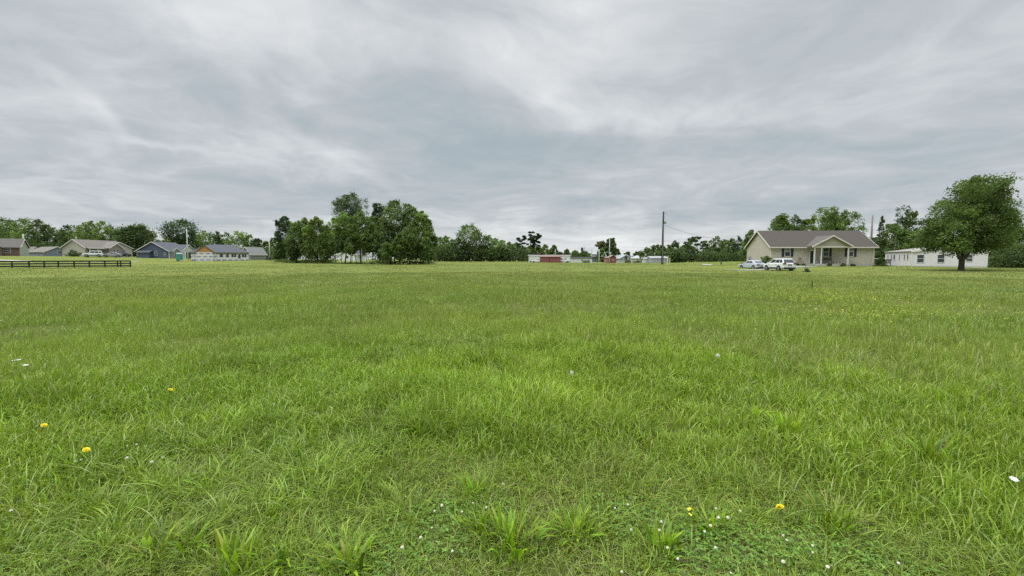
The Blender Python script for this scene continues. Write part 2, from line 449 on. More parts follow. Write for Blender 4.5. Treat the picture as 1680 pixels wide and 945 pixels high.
# broad leaved weeds
def weed(px, py, n, ln, wd, up, label, tone=1.0):
    x0, y0 = ground_hit(px, py)
    P = Pile()
    az = rng.random(n) * 6.28
    n = int(n * 1.7); az = rng.random(n) * 6.28; wd *= .74
    r_ = rng.uniform(0, .03 + n * .002, n)
    h = ln * rng.uniform(.6, 1.1, n)
    bend = rng.uniform(.1, 1.5, n) * (1.3 - up)
    h *= rng.uniform(.55, 1.1, n); wd = wd * rng.uniform(.5, 1.25, n)
    c = cmix(n, [(.21, .34, .018), (.27, .41, .024), (.14, .24, .018), (.31, .34, .06)], [2, 2, 1.5, .4], .2) * tone
    V, T, C = blade_arrays(np.cos(az) * r_, np.sin(az) * r_, np.zeros(n), h, wd * rng.uniform(.7, 1.15, n), az, bend, 7, [.18, .3, .7, 1.0, 1.0, .8, .45], c * .85, c, roll=az + 1.57 + rng.normal(0, .25, n))
    P.add(V, T, C)
    n2 = 70; a2 = rng.random(n2) * 6.28; q2 = rng.uniform(0, .16, n2); c2 = cmix(n2, GB + [(.34, .33, .16)], [2, 3, 1.4, 1, .5]) * tone
    P.add(*blade_arrays(np.cos(a2) * q2, np.sin(a2) * q2, np.zeros(n2), ln * rng.uniform(.5, 1.15, n2), rng.uniform(.003, .006, n2), a2 + rng.normal(0, .8, n2), rng.uniform(.1, 1.0, n2), 4, P_LANCE, c2 * .8, c2))
    o = P.build('broadleaf_weed', leaf_mat('weed_leaf', trans=.38, spec=.35), loc=(x0, y0, float(gz2(np.array([x0]), np.array([y0]))[0])))
    tag(o, label, 'weed', 'broad leaved weeds in the grass')
for a in [(388, 938, 26, .19, .026, .9, 'upright broad leaved weed at the very front, left of centre', 1.05),
          (250, 922, 22, .17, .030, .3, 'spreading broad leaved weed lying low at the front left', .9),
          (312, 908, 22, .18, .026, .7, 'leaning broad leaved weed between the spreading one and the front upright one', .95),
          (470, 925, 18, .16, .030, .5, 'broad leaved weed just right of the front upright clump'),
          (440, 860, 12, .17, .022, .8, 'slim broad leaved weed in the short grass above the front left clumps'),
          (575, 942, 24, .17, .032, .6, 'dark broad leaved weed at the bottom edge near the middle', .85),
          (835, 900, 40, .20, .030, .85, 'largest lush broad leaved weed clump beside the centre clover flowers', 1.05),
          (790, 880, 18, .18, .022, .8, 'smaller weed clump touching the left of the largest clump'),
          (945, 885, 26, .18, .030, .6, 'broad leaved weed clump right of the largest clump'),
          (1085, 912, 26, .18, .030, .8, 'broad leaved weed with clover flowers on its right', 1.0),
          (1165, 872, 16, .16, .026, .7, 'broad leaved weed among the clover, left of the big yellow dandelion', 1.05),
          (1362, 872, 24, .20, .022, .8, 'broad leaved weed right of the big yellow dandelion', .95),
          (780, 822, 18, .19, .026, .8, 'broad leaved weed behind the centre clover flowers', 1.1),
          (665, 695, 26, .26, .028, .6, 'broad leaved weed clump in the bright grass left of centre', 1.0),
          (690, 720, 30, .26, .026, .6, 'broad leaved weed clump just in front of the left centre clump', .95),
          (515, 785, 20, .22, .026, .7, 'yellowish broad leaved weed in the bright grass at left', 1.15),
          (1240, 690, 6, .22, .07, .5, 'weed with a few round bright leaves in the grass at right', 1.25),
          (1520, 760, 30, .28, .03, .6, 'broad leaved weed clump in the deep grass at far right', .95),
          (1290, 715, 24, .28, .032, .8, 'broad leaved weed beside the round leaved weed', 1.0)]:
    weed(*a)

# flowers
M_STEM = mat('flower_stem', (.13, .2, .05))
M_YEL = mat('dandelion_yellow', (.88, .70, .02), .6, .1, 60)
M_CLOV = mat('clover_white', (.74, .70, .60), .8, .2, 160)
M_WHITE_PETAL = mat('white_petal', (.8, .8, .76), .7, .05, 60)
def proto_head_dandelion():
    b = MB()
    for lay, (n, r0, zz, tilt) in enumerate([(24, .021, 0, .002), (20, .017, .003, .005), (14, .011, .006, .007), (8, .006, .009, .006)]):
        for i in range(n):
            a = 2 * math.pi * i / n + lay * .2; c, s = math.cos(a), math.sin(a)
            w = .0026; r = r0 * random.uniform(.88, 1.08)
            b.quad((-s * w * .5, c * w * .5, zz), (s * w * .5, -c * w * .5, zz), (c * r + s * w, s * r - c * w, zz + tilt), (c * r - s * w, s * r + c * w, zz + tilt + .001))
    return b
def proto_head_clover():
    b = MB()
    for i in range(70):
        zf = 1 - 2 * (i + .5) / 70; ph = i * 2.39996
        rr = math.sqrt(1 - zf * zf); d = Vector((rr * math.cos(ph), rr * math.sin(ph), zf * .9))
        u = d.cross(Vector((0, 0, 1))).normalized() * .0022; w = d.cross(u).normalized() * .002
        p = d * .0055; q = d * random.uniform(.0095, .0115) + Vector((0, 0, .001))
        b.add([p - u, p + w, p + u, p - w, q], [(0, 1, 4), (1, 2, 4), (2, 3, 4), (3, 0, 4)])
    return b
def stem_mb(h): return MB().tube([(0, .004, 0), (.003, .002, h * .5), (0, 0, h)], .0012, 5)

def flower(name, label, cat, group, px, py, h, head_me, stem_me, hm, scale=1.0, tilt=(0, 0)):
    x, y = ground_hit(px, py, h)
    z = float(gz2(np.array([x]), np.array([y]))[0])
    r_ = empty(name, (x, y, z), random.uniform(0, 6), label, cat, group)
    ho = bpy.data.objects.new('flower_head', head_me); col.objects.link(ho); ho.parent = r_
    ho.location = (0, 0, h); ho.scale = (scale,) * 3; ho.rotation_euler = (tilt[0], tilt[1], 0)
    so = bpy.data.objects.new('stem', stem_me); col.objects.link(so); so.parent = r_; so.scale = (1, 1, h / .1)
    return r_
def me_of(b, name, m):
    me = bpy.data.meshes.new(name); me.from_pydata(b.v, [], b.f); me.materials.append(m); return me
ME_D = me_of(proto_head_dandelion(), 'dandelion_head', M_YEL)
ME_C = me_of(proto_head_clover(), 'clover_head', M_CLOV)
ME_S = me_of(stem_mb(.1), 'stem', M_STEM)
for px, py, h, s, t, lb in [(1280, 832, .10, 1.15, (.5, .2), 'large open yellow dandelion on the right among clover flowers'),
                            (141, 735, .12, 1.1, (.4, .1), 'yellow dandelion beside small white flowers at front left'),
                            (72, 697, .12, 1.05, (.5, -.1), 'yellow dandelion near the left edge of the grass'),
                            (279, 638, .16, 1.2, (.3, 0), 'small yellow dandelion farther back in the bright grass at left'),
                            (133, 731, .09, .6, (.4, 0), 'half closed yellow dandelion touching a larger one at front left')]:
    flower('dandelion', lb, 'dandelion', 'yellow dandelions', px, py, h, ME_D, ME_S, M_YEL, s, t)
CLV = [(776, 827), (798, 834), (713, 840), (725, 831), (709, 867), (690, 883), (660, 899), (758, 841), (826, 795), (1030, 829), (1009, 835), (1095, 899), (1112, 917),
       (1020, 939), (1082, 870), (1036, 870), (1175, 833), (1179, 848), (1194, 848), (1215, 837), (1166, 861), (1156, 871), (1174, 898), (1285, 922), (1291, 886),
       (1334, 907), (1474, 925), (1358, 931), (1199, 940), (1360, 719), (197, 705), (209, 729), (224, 727), (124, 744), (133, 751), (124, 754), (249, 757), (208, 750),
       (267, 750), (450, 660), (18, 836), (297, 634), (1085, 856), (1285, 878), (1333, 895), (742, 905)]
for px, py in CLV:
    s = random.uniform(.5, .92) * (1.0 if py > 780 else 1.2)
    flower('clover_flower', 'small round white clover flower head standing in the grass', 'clover flower', 'white clover flowers', px, py,
           random.uniform(.07, .11), ME_C, ME_S, M_CLOV, s, (random.uniform(-.3, .3), 0))
# umbels at the left and two dandelion clocks
def umbel():
    b = MB()
    for i in range(60):
        a = i * 2.4; r = .035 * math.sqrt(i / 60); c = Vector((r * math.cos(a), r * math.sin(a), .006 - r * r * 3))
        for k in range(2):
            u = Vector((random.uniform(-1, 1), random.uniform(-1, 1), 0)).normalized() * .0045; w = Vector((-u.y, u.x, .001))
            b.quad(c - u, c - w, c + u, c + w)
    return b
ME_U = me_of(umbel(), 'umbel_head', M_WHITE_PETAL)
flower('white_umbel_flower', 'flat white umbel flower, the higher one at the left edge of the grass', 'wildflower', 'white umbel flowers', 27, 592, .3, ME_U, ME_S, M_WHITE_PETAL, 1.15, (.1, 0))
flower('white_umbel_flower', 'small flat white umbel flower just right of the higher one', 'wildflower', 'white umbel flowers', 42, 600, .27, ME_U, ME_S, M_WHITE_PETAL, .75, (.1, 0))
flower('white_umbel_flower', 'flat white flower low in the grass at the right edge', 'wildflower', 'white umbel flowers', 1664, 784, .12, ME_U, ME_S, M_WHITE_PETAL, .62, (.3, .2))
def puff():
    b = MB()
    for i in range(140):
        zf = 1 - 2 * (i + .5) / 140; ph = i * 2.39996; rr = math.sqrt(1 - zf * zf)
        d = Vector((rr * math.cos(ph), rr * math.sin(ph), zf)); p = d * random.uniform(.016, .021)
        u = d.cross(Vector((.3, .1, 1))).normalized() * .003; w = d.cross(u)
        b.quad(p - u, p - w, p + u, p + w)
    return b
ME_P = me_of(puff(), 'dandelion_clock_head', mat('puff', (.55, .56, .52), .9, .1, 50))
flower('dandelion_clock', 'round white dandelion seed head in the meadow near the middle', 'dandelion clock', 'dandelion seed heads', 938, 610, .3, ME_P, ME_S, M_CLOV, 1.1)
flower('dandelion_clock', 'round white dandelion seed head in the meadow on the right', 'dandelion clock', 'dandelion seed heads', 1178, 582, .3, ME_P, ME_S, M_CLOV, 1.3)
# small yellow flowers beside clover
def birdsfoot():
    b = MB()
    for i in range(5):
        a = i * 1.256; c = Vector((.008 * math.cos(a), .008 * math.sin(a), 0)); u = Vector((math.cos(a), math.sin(a), .5)) * .006; w = Vector((-math.sin(a), math.cos(a), 0)) * .005
        b.quad(c - u, c - w, c + u, c + w)
    return b
ME_B = me_of(birdsfoot(), 'yellow_head', mat('lotus_yellow', (.8, .72, .05), .6, .1, 40))
for px, py, lb in [(1131, 834, 'small yellow wildflower, the upper of a pair left of the clover'), (1132, 843, 'small yellow wildflower, the lower of a pair left of the clover')]:
    flower('yellow_wildflower', lb, 'wildflower', 'small yellow wildflowers', px, py, .1, ME_B, ME_S, M_YEL, 1.0, (.4, 0))

# buttercups drifting through the meadow on the right
def buttercups():
    P = Pile()
    for px, py, rx, ry, n in [(1310, 486, 1.8, 1.4, 260), (1365, 493, .9, .9, 230), (1375, 485, 1.2, 1.1, 90), (1400, 518, .6, .5, 130), (1495, 515, .9, .6, 120), (1440, 513, 1.6, .6, 60), (1270, 478, 2.0, 1.2, 120), (1390, 452, 3.5, .9, 120),
                              (1550, 483, 2.2, 1.3, 120), (1135, 530, .8, .6, 35), (1210, 500, 2, 1, 40), (700, 465, 8, 3, 90)]:
        cx, cy = ground_hit(px, py, .3)
        x = cx + rng.normal(0, rx, n); y = cy + rng.normal(0, ry, n)
        z = gz2(x, y) + rng.uniform(.26, .42, n)
        s = rng.uniform(.009, .014, n) * (1 + np.hypot(x, y) * .02)
        a = rng.random(n) * 6.28
        V = np.zeros((n, 4, 3), np.float32)
        for j in range(4):
            aa = a + j * 1.5708
            V[:, j] = np.stack([x + np.cos(aa) * s, y + np.sin(aa) * s, z + rng.normal(0, .3, n) * s], 1)
        tri = (np.arange(n)[:, None, None] * 4 + np.array([(0, 1, 2), (0, 2, 3)])[None]).reshape(-1, 3)
        P.add(V.reshape(-1, 3), tri, np.tile(np.array([[.55, .52, .05]]), (n * 4, 1)))
    o = P.build('buttercups', leaf_mat('buttercup_petal', trans=.3)); tag(o, kind='stuff', label='drifts of tiny yellow buttercups in the meadow on the right', cat='buttercups')
    P = Pile()
    n = 200; x, y = scatter(n, 8, 45); z = gz2(x, y) + rng.uniform(.25, .4, n); s = rng.uniform(.008, .014, n) * (1 + np.hypot(x, y) * .012)
    V = np.zeros((n, 4, 3), np.float32); a = rng.random(n) * 6.28
    for j in range(4):
        V[:, j] = np.stack([x + np.cos(a + j * 1.5708) * s, y + np.sin(a + j * 1.5708) * s, z + rng.normal(0, .4, n) * s], 1)
    tri = (np.arange(n)[:, None, None] * 4 + np.array([(0, 1, 2), (0, 2, 3)])[None]).reshape(-1, 3)
    P.add(V.reshape(-1, 3), tri, np.tile(np.array([[.6, .6, .55]]), (n * 4, 1)))
    o = P.build('white_meadow_flowers', leaf_mat('small_white_petal', trans=.3)); tag(o, kind='stuff', label='scattered tiny white flowers in the meadow', cat='wildflowers')
buttercups()

# ------------------------------------------------------------------ trees
LM = leaf_mat('tree_leaf', trans=.38, spec=.2, rough=.6)
BARK = mat('bark', (.085, .07, .055), .9, .3, 6)
BARKL = mat('pale_bark', (.2, .18, .15), .9, .25, 5)
TC = {'dark': (.085, .13, .046), 'mid': (.13, .195, .056), 'light': (.165, .24, .062), 'pine': (.042, .064, .032), 'blue': (.066, .11, .05), 'yellow': (.14, .20, .035), 'brown': (.15, .14, .06)}
def env(shape, t):
    if shape == 'dome': return np.sqrt(np.clip(1 - (t * .98) ** 2.2, 0, 1)) * np.clip(.55 + t * 3, 0, 1)
    if shape == 'oval': return np.sin(np.pi * np.clip(t * .92 + .08, 0, 1)) ** .6
    if shape == 'cone': return (1 - t) ** .75 * np.clip(.4 + t * 5, 0, 1)
    if shape == 'vase': return np.clip(.35 + t * 1.1, 0, 1) * np.sqrt(np.clip(1 - np.clip((t - .6) / .42, 0, 1) ** 2, 0, 1))
    if shape == 'pine': return np.clip(.5 + t, 0, 1) * np.sqrt(np.clip(1 - np.clip((t - .55) / .47, 0, 1) ** 2, 0, 1))
    if shape == 'column': return np.sin(np.pi * np.clip(t * .85 + .12, 0, 1)) ** .45
def crown_arrays(h, cw, cb, shape, ncl, nlf, ls, colr, r, gap=.0, core=.35):
    t = r.random(ncl * 3)
    rad = env(shape, t); k = r.random(ncl * 3) < rad ** .8 + .05; t = t[k][:ncl]; rad = rad[k][:ncl]; ncl = len(t)
    a = r.random(ncl) * 6.28
    lob = 1 + .2 * np.sin(a * 2 + r.random() * 6) + .12 * np.sin(a * 3 + t * 5 + r.random() * 6) + r.normal(0, .06, ncl)
    q = core + (1 - core) * r.random(ncl) ** .5
    rr = rad * cw * q * lob
    cz = cb + (h - cb) * t
    cx = rr * np.cos(a); cy = rr * np.sin(a)
    rc = cw * r.uniform(.13, .28, ncl) * (.75 + .4 * rad)
    if shape in ('pine',): rc *= .95
    cc = np.array(colr)[None] * (1 + r.normal(0, .22, (ncl, 1)).clip(-.45, .5)) * (1 + r.normal(0, .05, (ncl, 3)))
    n = nlf
    idx = r.integers(0, ncl, n)
    d = r.normal(0, 1, (n, 3)); d /= np.linalg.norm(d, axis=1)[:, None]
    q = r.random(n) ** .6 * (1 + (r.random(n) < .28) * r.random(n) * .75)
    fl = .92 if shape != 'pine' else .45
    P = np.stack([cx[idx] + d[:, 0] * q * rc[idx], cy[idx] + d[:, 1] * q * rc[idx], cz[idx] + d[:, 2] * q * rc[idx] * fl * 1.1], 1)
    m_ = r.random(n) < .26          # loose leaves between the clumps
    tt = r.random(n); aa = r.random(n) * 6.28; r2 = env(shape, tt) * cw * np.sqrt(r.random(n)) * .92
    Q = np.stack([r2 * np.cos(aa), r2 * np.sin(aa), cb + (h - cb) * tt * .97], 1)
    if shape != 'pine': P[m_] = Q[m_]
    P[:, 2] = np.maximum(P[:, 2], cb * .75)
    u = r.normal(0, 1, (n, 3)); u[:, 2] *= .55; u /= np.linalg.norm(u, axis=1)[:, None]
    v = np.cross(u, r.normal(0, 1, (n, 3))); v /= np.linalg.norm(v, axis=1)[:, None]
    s = ls * r.uniform(.55, 1.35, n)[:, None]
    V = np.stack([P - u * s * .6, P - v * s * .33, P + u * s * .6, P + v * s * .33], 1)
    C = np.clip(cc[idx] * (1 + r.normal(0, .16, (n, 1))), .004, .6)
    return V.reshape(-1, 3), np.arange(4 * n).reshape(-1, 4), np.repeat(C, 4, 0), np.stack([cx, cy, cz], 1)
def trunk_mb(h, cw, cb, tips, tr, r, shape, nlimb=14):
    b = MB()
    top = h * (.9 if shape in ('cone', 'pine', 'column') else .7)
    n = 7; pts = []; lx = ly = 0
    for i in range(n + 1):
        t = i / n; pts.append((lx, ly, top * t)); lx += r.normal(0, .012) * h; ly += r.normal(0, .012) * h
    b.tube([(0, 0, -.3)] + pts, [tr * 1.45] + [tr * (1.15 if i == 0 else 1) * (1 - .85 * i / n) for i in range(n + 1)], 8)
    order = r.permutation(len(tips))[:nlimb]
    for j in order:
        tp = Vector(tips[j]); zb = min(max(cb * .8, tp.z - .45 * math.hypot(tp.x, tp.y) - .12 * h), top * .95)
        k = zb / top * n; i0 = min(int(k), n - 1); p0 = Vector(pts[i0]).lerp(Vector(pts[i0 + 1]), k - i0)
        mid = p0.lerp(tp, .5) + Vector((r.normal(0, .03), r.normal(0, .03), -.02 + r.normal(0, .02))) * h
        rb = tr * (1 - .8 * zb / top) * .55 + .02
        b.tube([p0, mid, tp], [rb, rb * .6, rb * .2], 5)
    return b
TREE_N = 0
def tree(px, D, top, hw, base=None, kind='mid', shape='oval', cbf=.12, label='', group=None, ncl=None, nlf=None, ls=None, name='broadleaf_tree', tr=None, bark=None, core=.35, nlimb=14, dx=0):
    """px: trunk x, top: photo y of the crown top, hw: half width of the crown in photo px, cbf: height fraction where foliage starts"""
    global TREE_N
    TREE_N += 1
    if nlf: nlf = int(nlf * 2.2)
    r = np.random.default_rng(1000 + TREE_N)
    x = (px - 840) / F * D * 1.0
    x = at(px, 425, D)[0]
    zb = g1(x, D)
    h = zat(px, top, D) - zb
    cw = hw * D / F
    if ls is None: ls = .0033 * D
    if ncl is None: ncl = int(np.clip(h * cw * 1.3, 34, 150))
    if nlf is None: nlf = int(np.clip(h * cw * 2 / (ls * ls) * 4.0, 1800, 14000))
    root = empty(name, (x, D, zb), r.random() * 0, label, 'tree', group)
    V, Q, C, tips = crown_arrays(h, cw, h * cbf, shape, ncl, nlf, ls, TC[kind] if isinstance(kind, str) else kind, r, core=core)
    np_mesh('crown', V, Q, LM, C, root)
    trunk_mb(h, cw, h * cbf, tips, tr or max(.1, h * .016), r, shape, nlimb).build('trunk', bark or BARK, root)
    return root

# -- left woods behind the houses
G = 'trees in the wood behind the brown and cream houses'
for px, top, hw, kd in [(-38, 362, 26, 'mid'), (-10, 358, 24, 'dark'), (8, 357, 22, 'mid'), (24, 361, 18, 'dark'), (38, 358, 20, 'mid'), (54, 357, 20, 'light'), (66, 359, 15, 'dark'), (80, 368, 15, 'mid'),
                        (92, 372, 14, 'dark'), (14, 372, 22, 'light'), (46, 374, 22, 'mid'), (104, 378, 12, 'dark')]:
    tree(px, 190 + random.uniform(-8, 12), top, hw, kind=kd, label='leafy green tree in the wood behind the brown roofed and pale blue houses', group=G, shape='oval', cbf=.05)
G = 'trees behind the cream house'
for px, top, hw, kd in [(112, 370, 14, 'dark'), (126, 368, 18, 'mid'), (142, 366, 18, 'light'), (154, 362, 14, 'mid'), (170, 363, 18, 'light'), (184, 368, 16, 'mid'), (150, 378, 26, 'mid'), (194, 380, 12, 'dark'), (120, 382, 20, 'blue')]:
    tree(px, 188 + random.uniform(-8, 8), top, hw, kind=kd, label='leafy green tree in the wood behind the cream house', group=G, shape='oval', cbf=.05)
tree(224, 172, 370, 30, kind='dark', shape='dome', cbf=.05, label='wide dark domed tree behind the dark blue house', nlf=7000)
tree(298, 185, 361, 24, kind='blue', shape='vase', cbf=.3, label='tall open crowned tree rising behind the slim white pole', nlf=1900)
G = 'trees behind the unfinished house'
for px, top, hw, kd in [(262, 394, 16, 'dark'), (280, 388, 16, 'mid'), (300, 384, 18, 'dark'), (318, 380, 16, 'mid'), (334, 379, 15, 'light'), (350, 383, 14, 'mid'), (360, 380, 9, 'dark'), (374, 382, 14, 'light'), (394, 380, 18, 'light'), (410, 384, 12, 'mid'), (425, 391, 12, 'blue'), (438, 396, 10, 'mid'), (450, 390, 10, 'mid')]:
    tree(px, 196 + random.uniform(-10, 10), top, hw, kind=kd, label='low green tree in the row behind the unfinished white house', group=G, shape='dome', cbf=.03)

# -- the grove in the middle of the field
G = 'trees of the grove in the field'
GROVE = [(468, 132, 353, 17, 'blue', 'oval', .25, 'thin pale crowned tree at the left end of the grove'),
         (461, 136, 394, 12, 'mid', 'dome', .05, 'low bushy tree at the foot of the left end of the grove'),
         (486, 128, 366, 20, 'mid', 'oval', .15, 'yellowish green tree second from the left in the grove'),
         (502, 126, 355, 17, 'mid', 'oval', .18, 'round topped tree in the lower left part of the grove'),
         (521, 124, 356, 21, 'light', 'oval', .16, 'light green tree in the lower left part of the grove'),
         (538, 128, 368, 16, 'mid', 'oval', .2, 'darker tree at the right of the lower left part of the grove'),
         (575, 126, 318, 28, 'dark', 'vase', .42, 'tallest tree of the grove with an open dark crown'),
         (566, 116, 350, 25, 'light', 'oval', .34, 'light green tree standing in front of the tallest tree'),
         (592, 114, 346, 24, 'mid', 'oval', .28, 'leaning green tree right of the tallest tree'),
         (622, 120, 331, 15, 'blue', 'column', .3, 'narrow pointed tree left of the two broad trees of the grove'),
         (612, 113, 352, 18, 'mid', 'oval', .25, 'dark tree in the centre gap of the grove'),
         (648, 110, 326, 27, 'mid', 'oval', .2, 'broad tall tree in the right part of the grove'),
         (672, 112, 332, 22, 'mid', 'oval', .2, 'second broad tall tree in the right part of the grove'),
         (640, 107, 362, 22, 'dark', 'oval', .2, 'dark leafy tree low in front of the broad tall tree'),
         (690, 110, 346, 22, 'light', 'oval', .15, 'bright green tree near the right end of the grove'),
         (668, 106, 372, 22, 'mid', 'oval', .18, 'shorter tree in front of the right part of the grove'),
         (703, 112, 361, 17, 'mid', 'oval', .12, 'last tree at the right end of the grove'),
         (551, 122, 376, 14, 'mid', 'oval', .3, 'small dark tree left of the tallest tree in the grove')]
for px, D, top, hw, kd, sh, cb, lb in GROVE:
    tree(px, D, top, hw * .88, kind=kd, shape=sh, cbf=(cb if cb > .4 or 545 < px < 605 else cb * .95), label=lb, group=G, tr=random.uniform(.1, .24), nlf=4600, ls=.34, nlimb=20, core=.25)
# slim extra stems in the grove
for px, D, top, kd in [(480, 126, 392, 'dark'), (511, 123, 385, 'mid'), (530, 122, 390, 'mid'), (560, 113, 385, 'dark'), (577, 112, 390, 'mid'), (584, 114, 376, 'dark'), (602, 112, 384, 'mid'), (628, 106, 380, 'dark'), (655, 105, 384, 'mid'), (683, 107, 380, 'dark'), (697, 107, 386, 'mid'), (634, 104, 396, 'mid')]:
    tree(px, D, top, 12, kind=kd, shape='oval', cbf=(.38 if 545 < px < 612 else .15), label='slim young tree standing among the trunks of the grove', group='slim young trees in the grove', tr=.09, nlf=1500, ls=.36, nlimb=10)

# -- wood right of the grove
G = 'trees of the wood right of the grove'
for px, top, hw, kd in [(722, 388, 13, 'mid'), (732, 386, 11, 'light'), (742, 392, 12, 'mid'), (752, 390, 13, 'dark'), (790, 384, 15, 'dark'), (802, 386, 14, 'mid'), (812, 390, 13, 'mid'), (824, 393, 12, 'light'), (836, 396, 11, 'mid'), (846, 398, 10, 'dark'),
                        (738, 402, 14, 'dark'), (764, 402, 16, 'blue'), (784, 404, 15, 'dark'), (806, 405, 14, 'mid'), (828, 407, 12, 'dark'), (718, 402, 12, 'dark')]:
    tree(px, 200 + random.uniform(-8, 10), top, hw, kind=kd, label='green tree in the dense wood right of the grove', group=G, shape='oval', cbf=.02)
tree(770, 196, 369, 22, kind='mid', shape='vase', cbf=.3, label='open crowned tree rising above the wood right of the grove', nlf=1500)
for px, top, hw, lb in [(856, 387, 9, 'left pine of the small cluster above the long white trailer home'), (870, 380, 13, 'tallest pine with dark flat tufts above the long white trailer home'), (879, 388, 8, 'right pine of the small cluster above the long white trailer home')]:
    tree(px, 215, top, hw, kind='pine', shape='pine', cbf=.5, label=lb, name='pine_tree', group='pines above the trailer home', nlf=1500, ncl=22)
G = 'trees behind the trailer homes'
for px, top, hw, kd, sh in [(858, 406, 12, 'mid', 'dome'), (872, 402, 12, 'light', 'dome'), (884, 404, 11, 'mid', 'dome'), (894, 400, 9, 'light', 'oval'), (908, 403, 8, 'dark', 'oval'), (918, 413, 7, 'dark', 'dome'), (930, 409, 7, 'dark', 'oval'), (944, 411, 10, 'mid', 'dome'), (957, 413, 11, 'mid', 'dome'), (967, 417, 9, 'dark', 'dome'), (902, 410, 9, 'mid', 'dome')]:
    tree(px, 228 + random.uniform(-8, 8), top, hw, kind=kd, label='low green tree behind the trailer homes in the distance', group=G, shape=sh, cbf=.03)
tree(955, 225, 406, 4, kind='dark', shape='cone', cbf=.05, label='small pointed dark tree above the white trailer with a dark roof', nlf=500)
tree(988, 205, 397, 9, kind='brown', shape='vase', cbf=.55, label='brownish flat topped tree left of the tall dark distant tree', nlf=900)
tree(986, 198, 408, 9, kind='mid', shape='dome', cbf=.03, label='rounded green tree left of the small red barn')
tree(1002, 200, 390, 10, kind='dark', shape='column', cbf=.12, label='tall dark distant tree behind the small red barn', nlf=2200)
tree(1013, 202, 408, 6, kind='mid', shape='oval', cbf=.05, label='small green tree touching the tall dark distant tree')
tree(1029, 250, 413, 6, kind='dark', shape='dome', cbf=.05, label='small dark treetop behind the grey roofed houses')
tree(1046, 250, 413, 8, kind='dark', shape='dome', cbf=.05, label='dark rounded treetop behind the pale hip roofed house')
G = 'trees of the line right of the utility pole'
for px, top, hw, kd, sh in [(1062, 406, 12, 'mid', 'dome'), (1076, 402, 12, 'dark', 'oval'), (1086, 401, 10, 'mid', 'oval'), (1099, 402, 11, 'mid', 'dome'), (1106, 394, 9, 'dark', 'oval'), (1120, 402, 12, 'mid', 'dome'), (1132, 402, 12, 'dark', 'dome'),
                            (1166, 392, 10, 'mid', 'oval'), (1176, 386, 12, 'mid', 'oval'), (1190, 394, 12, 'mid', 'dome'), (1202, 391, 12, 'mid', 'dome'), (1212, 389, 10, 'blue', 'oval'), (1222, 394, 12, 'light', 'dome'), (1160, 404, 11, 'dark', 'dome'),
                            (1183, 408, 14, 'dark', 'dome'), (1206, 408, 13, 'light', 'dome'), (1236, 388, 12, 'mid', 'oval'), (1110, 410, 11, 'dark', 'dome'), (1148, 412, 10, 'mid', 'dome')]:
    tree(px, 165 + random.uniform(-10, 10), top, hw, kind=kd, label='green tree in the line between the utility pole and the tan house', group=G, shape=sh, cbf=.02)
tree(1143, 172, 389, 16, kind='dark', shape='pine', cbf=.45, label='dark flat topped tree rising over the line right of the utility pole', nlf=1600, ncl=26)
# -- behind the tan house
tree(1230, 96, 376, 12, kind='mid', shape='oval', cbf=.1, label='thin treetop just above the left eave of the tan house', nlf=1500)
tree(1276, 96, 352, 24, kind='mid', shape='dome', cbf=.1, label='rounded green tree behind the left part of the tan house roof', nlf=5200)
tree(1302, 100, 350, 18, kind='dark', shape='oval', cbf=.1, label='dark thin topped tree behind the left half of the tan house roof', nlf=2600)
tree(1322, 98, 358, 20, kind='yellow', shape='dome', cbf=.1, label='yellowish green tree behind the middle of the tan house roof', nlf=3600)
tree(1350, 104, 338, 22, kind='light', shape='vase', cbf=.2, label='feathery light green tree behind the tan house porch', nlf=1900)
tree(1362, 96, 351, 26, kind='mid', shape='dome', cbf=.1, label='broad green tree behind the right half of the tan house roof', nlf=5200)
tree(1392, 100, 345, 22, kind='mid', shape='vase', cbf=.2, label='sparse leaning tree behind the right end of the tan house roof', nlf=1900)
# -- right of the tan house
G = 'trees right of the tan house'
for px, D, top, hw, kd, sh, lb, nl in [(1436, 90, 388, 18, 'dark', 'dome', 'dark bushy tree just right of the tan house', 3000), (1444, 95, 352, 9, 'dark', 'cone', 'narrow pointed tree beside the bare wooden pole', 900), (1462, 94, 366, 24, 'mid', 'dome', 'rounded green tree behind the deck of the white trailer', 5000),
                                   (1480, 100, 334, 16, 'blue', 'vase', 'tall wispy bare looking tree left of the big tree', 1300), (1492, 98, 345, 16, 'dark', 'oval', 'thin dark tree against the big tree', 1800), (1496, 92, 378, 24, 'light', 'dome', 'light green tree low behind the white trailer', 4500), (1524, 92, 372, 24, 'mid', 'dome', 'green tree behind the white trailer roof', 4500)]:
    tree(px, D, top, hw, kind=kd, label=lb, group=G, shape=sh, cbf=.05, nlf=nl)
for px, D, top, hw, kd, lb in [(1640, 80, 376, 34, 'mid', 'bushy tree right of the white trailer behind the big tree'), (1672, 78, 372, 34, 'mid', 'tall leafy tree at the right edge behind the big tree'), (1655, 74, 400, 26, 'dark', 'dark low tree right of the white trailer'),
                               (1690, 72, 398, 26, 'dark', 'dark low tree at the right edge of the field'), (1715, 76, 376, 34, 'dark', 'dark tree just outside the right edge'), (1600, 92, 385, 40, 'dark', 'dark tree directly behind the big tree')]:
    tree(px, D, top, hw, kind=kd, label=lb, group='trees at the right edge', shape='dome', cbf=.02, nlf=7000, ls=.26)

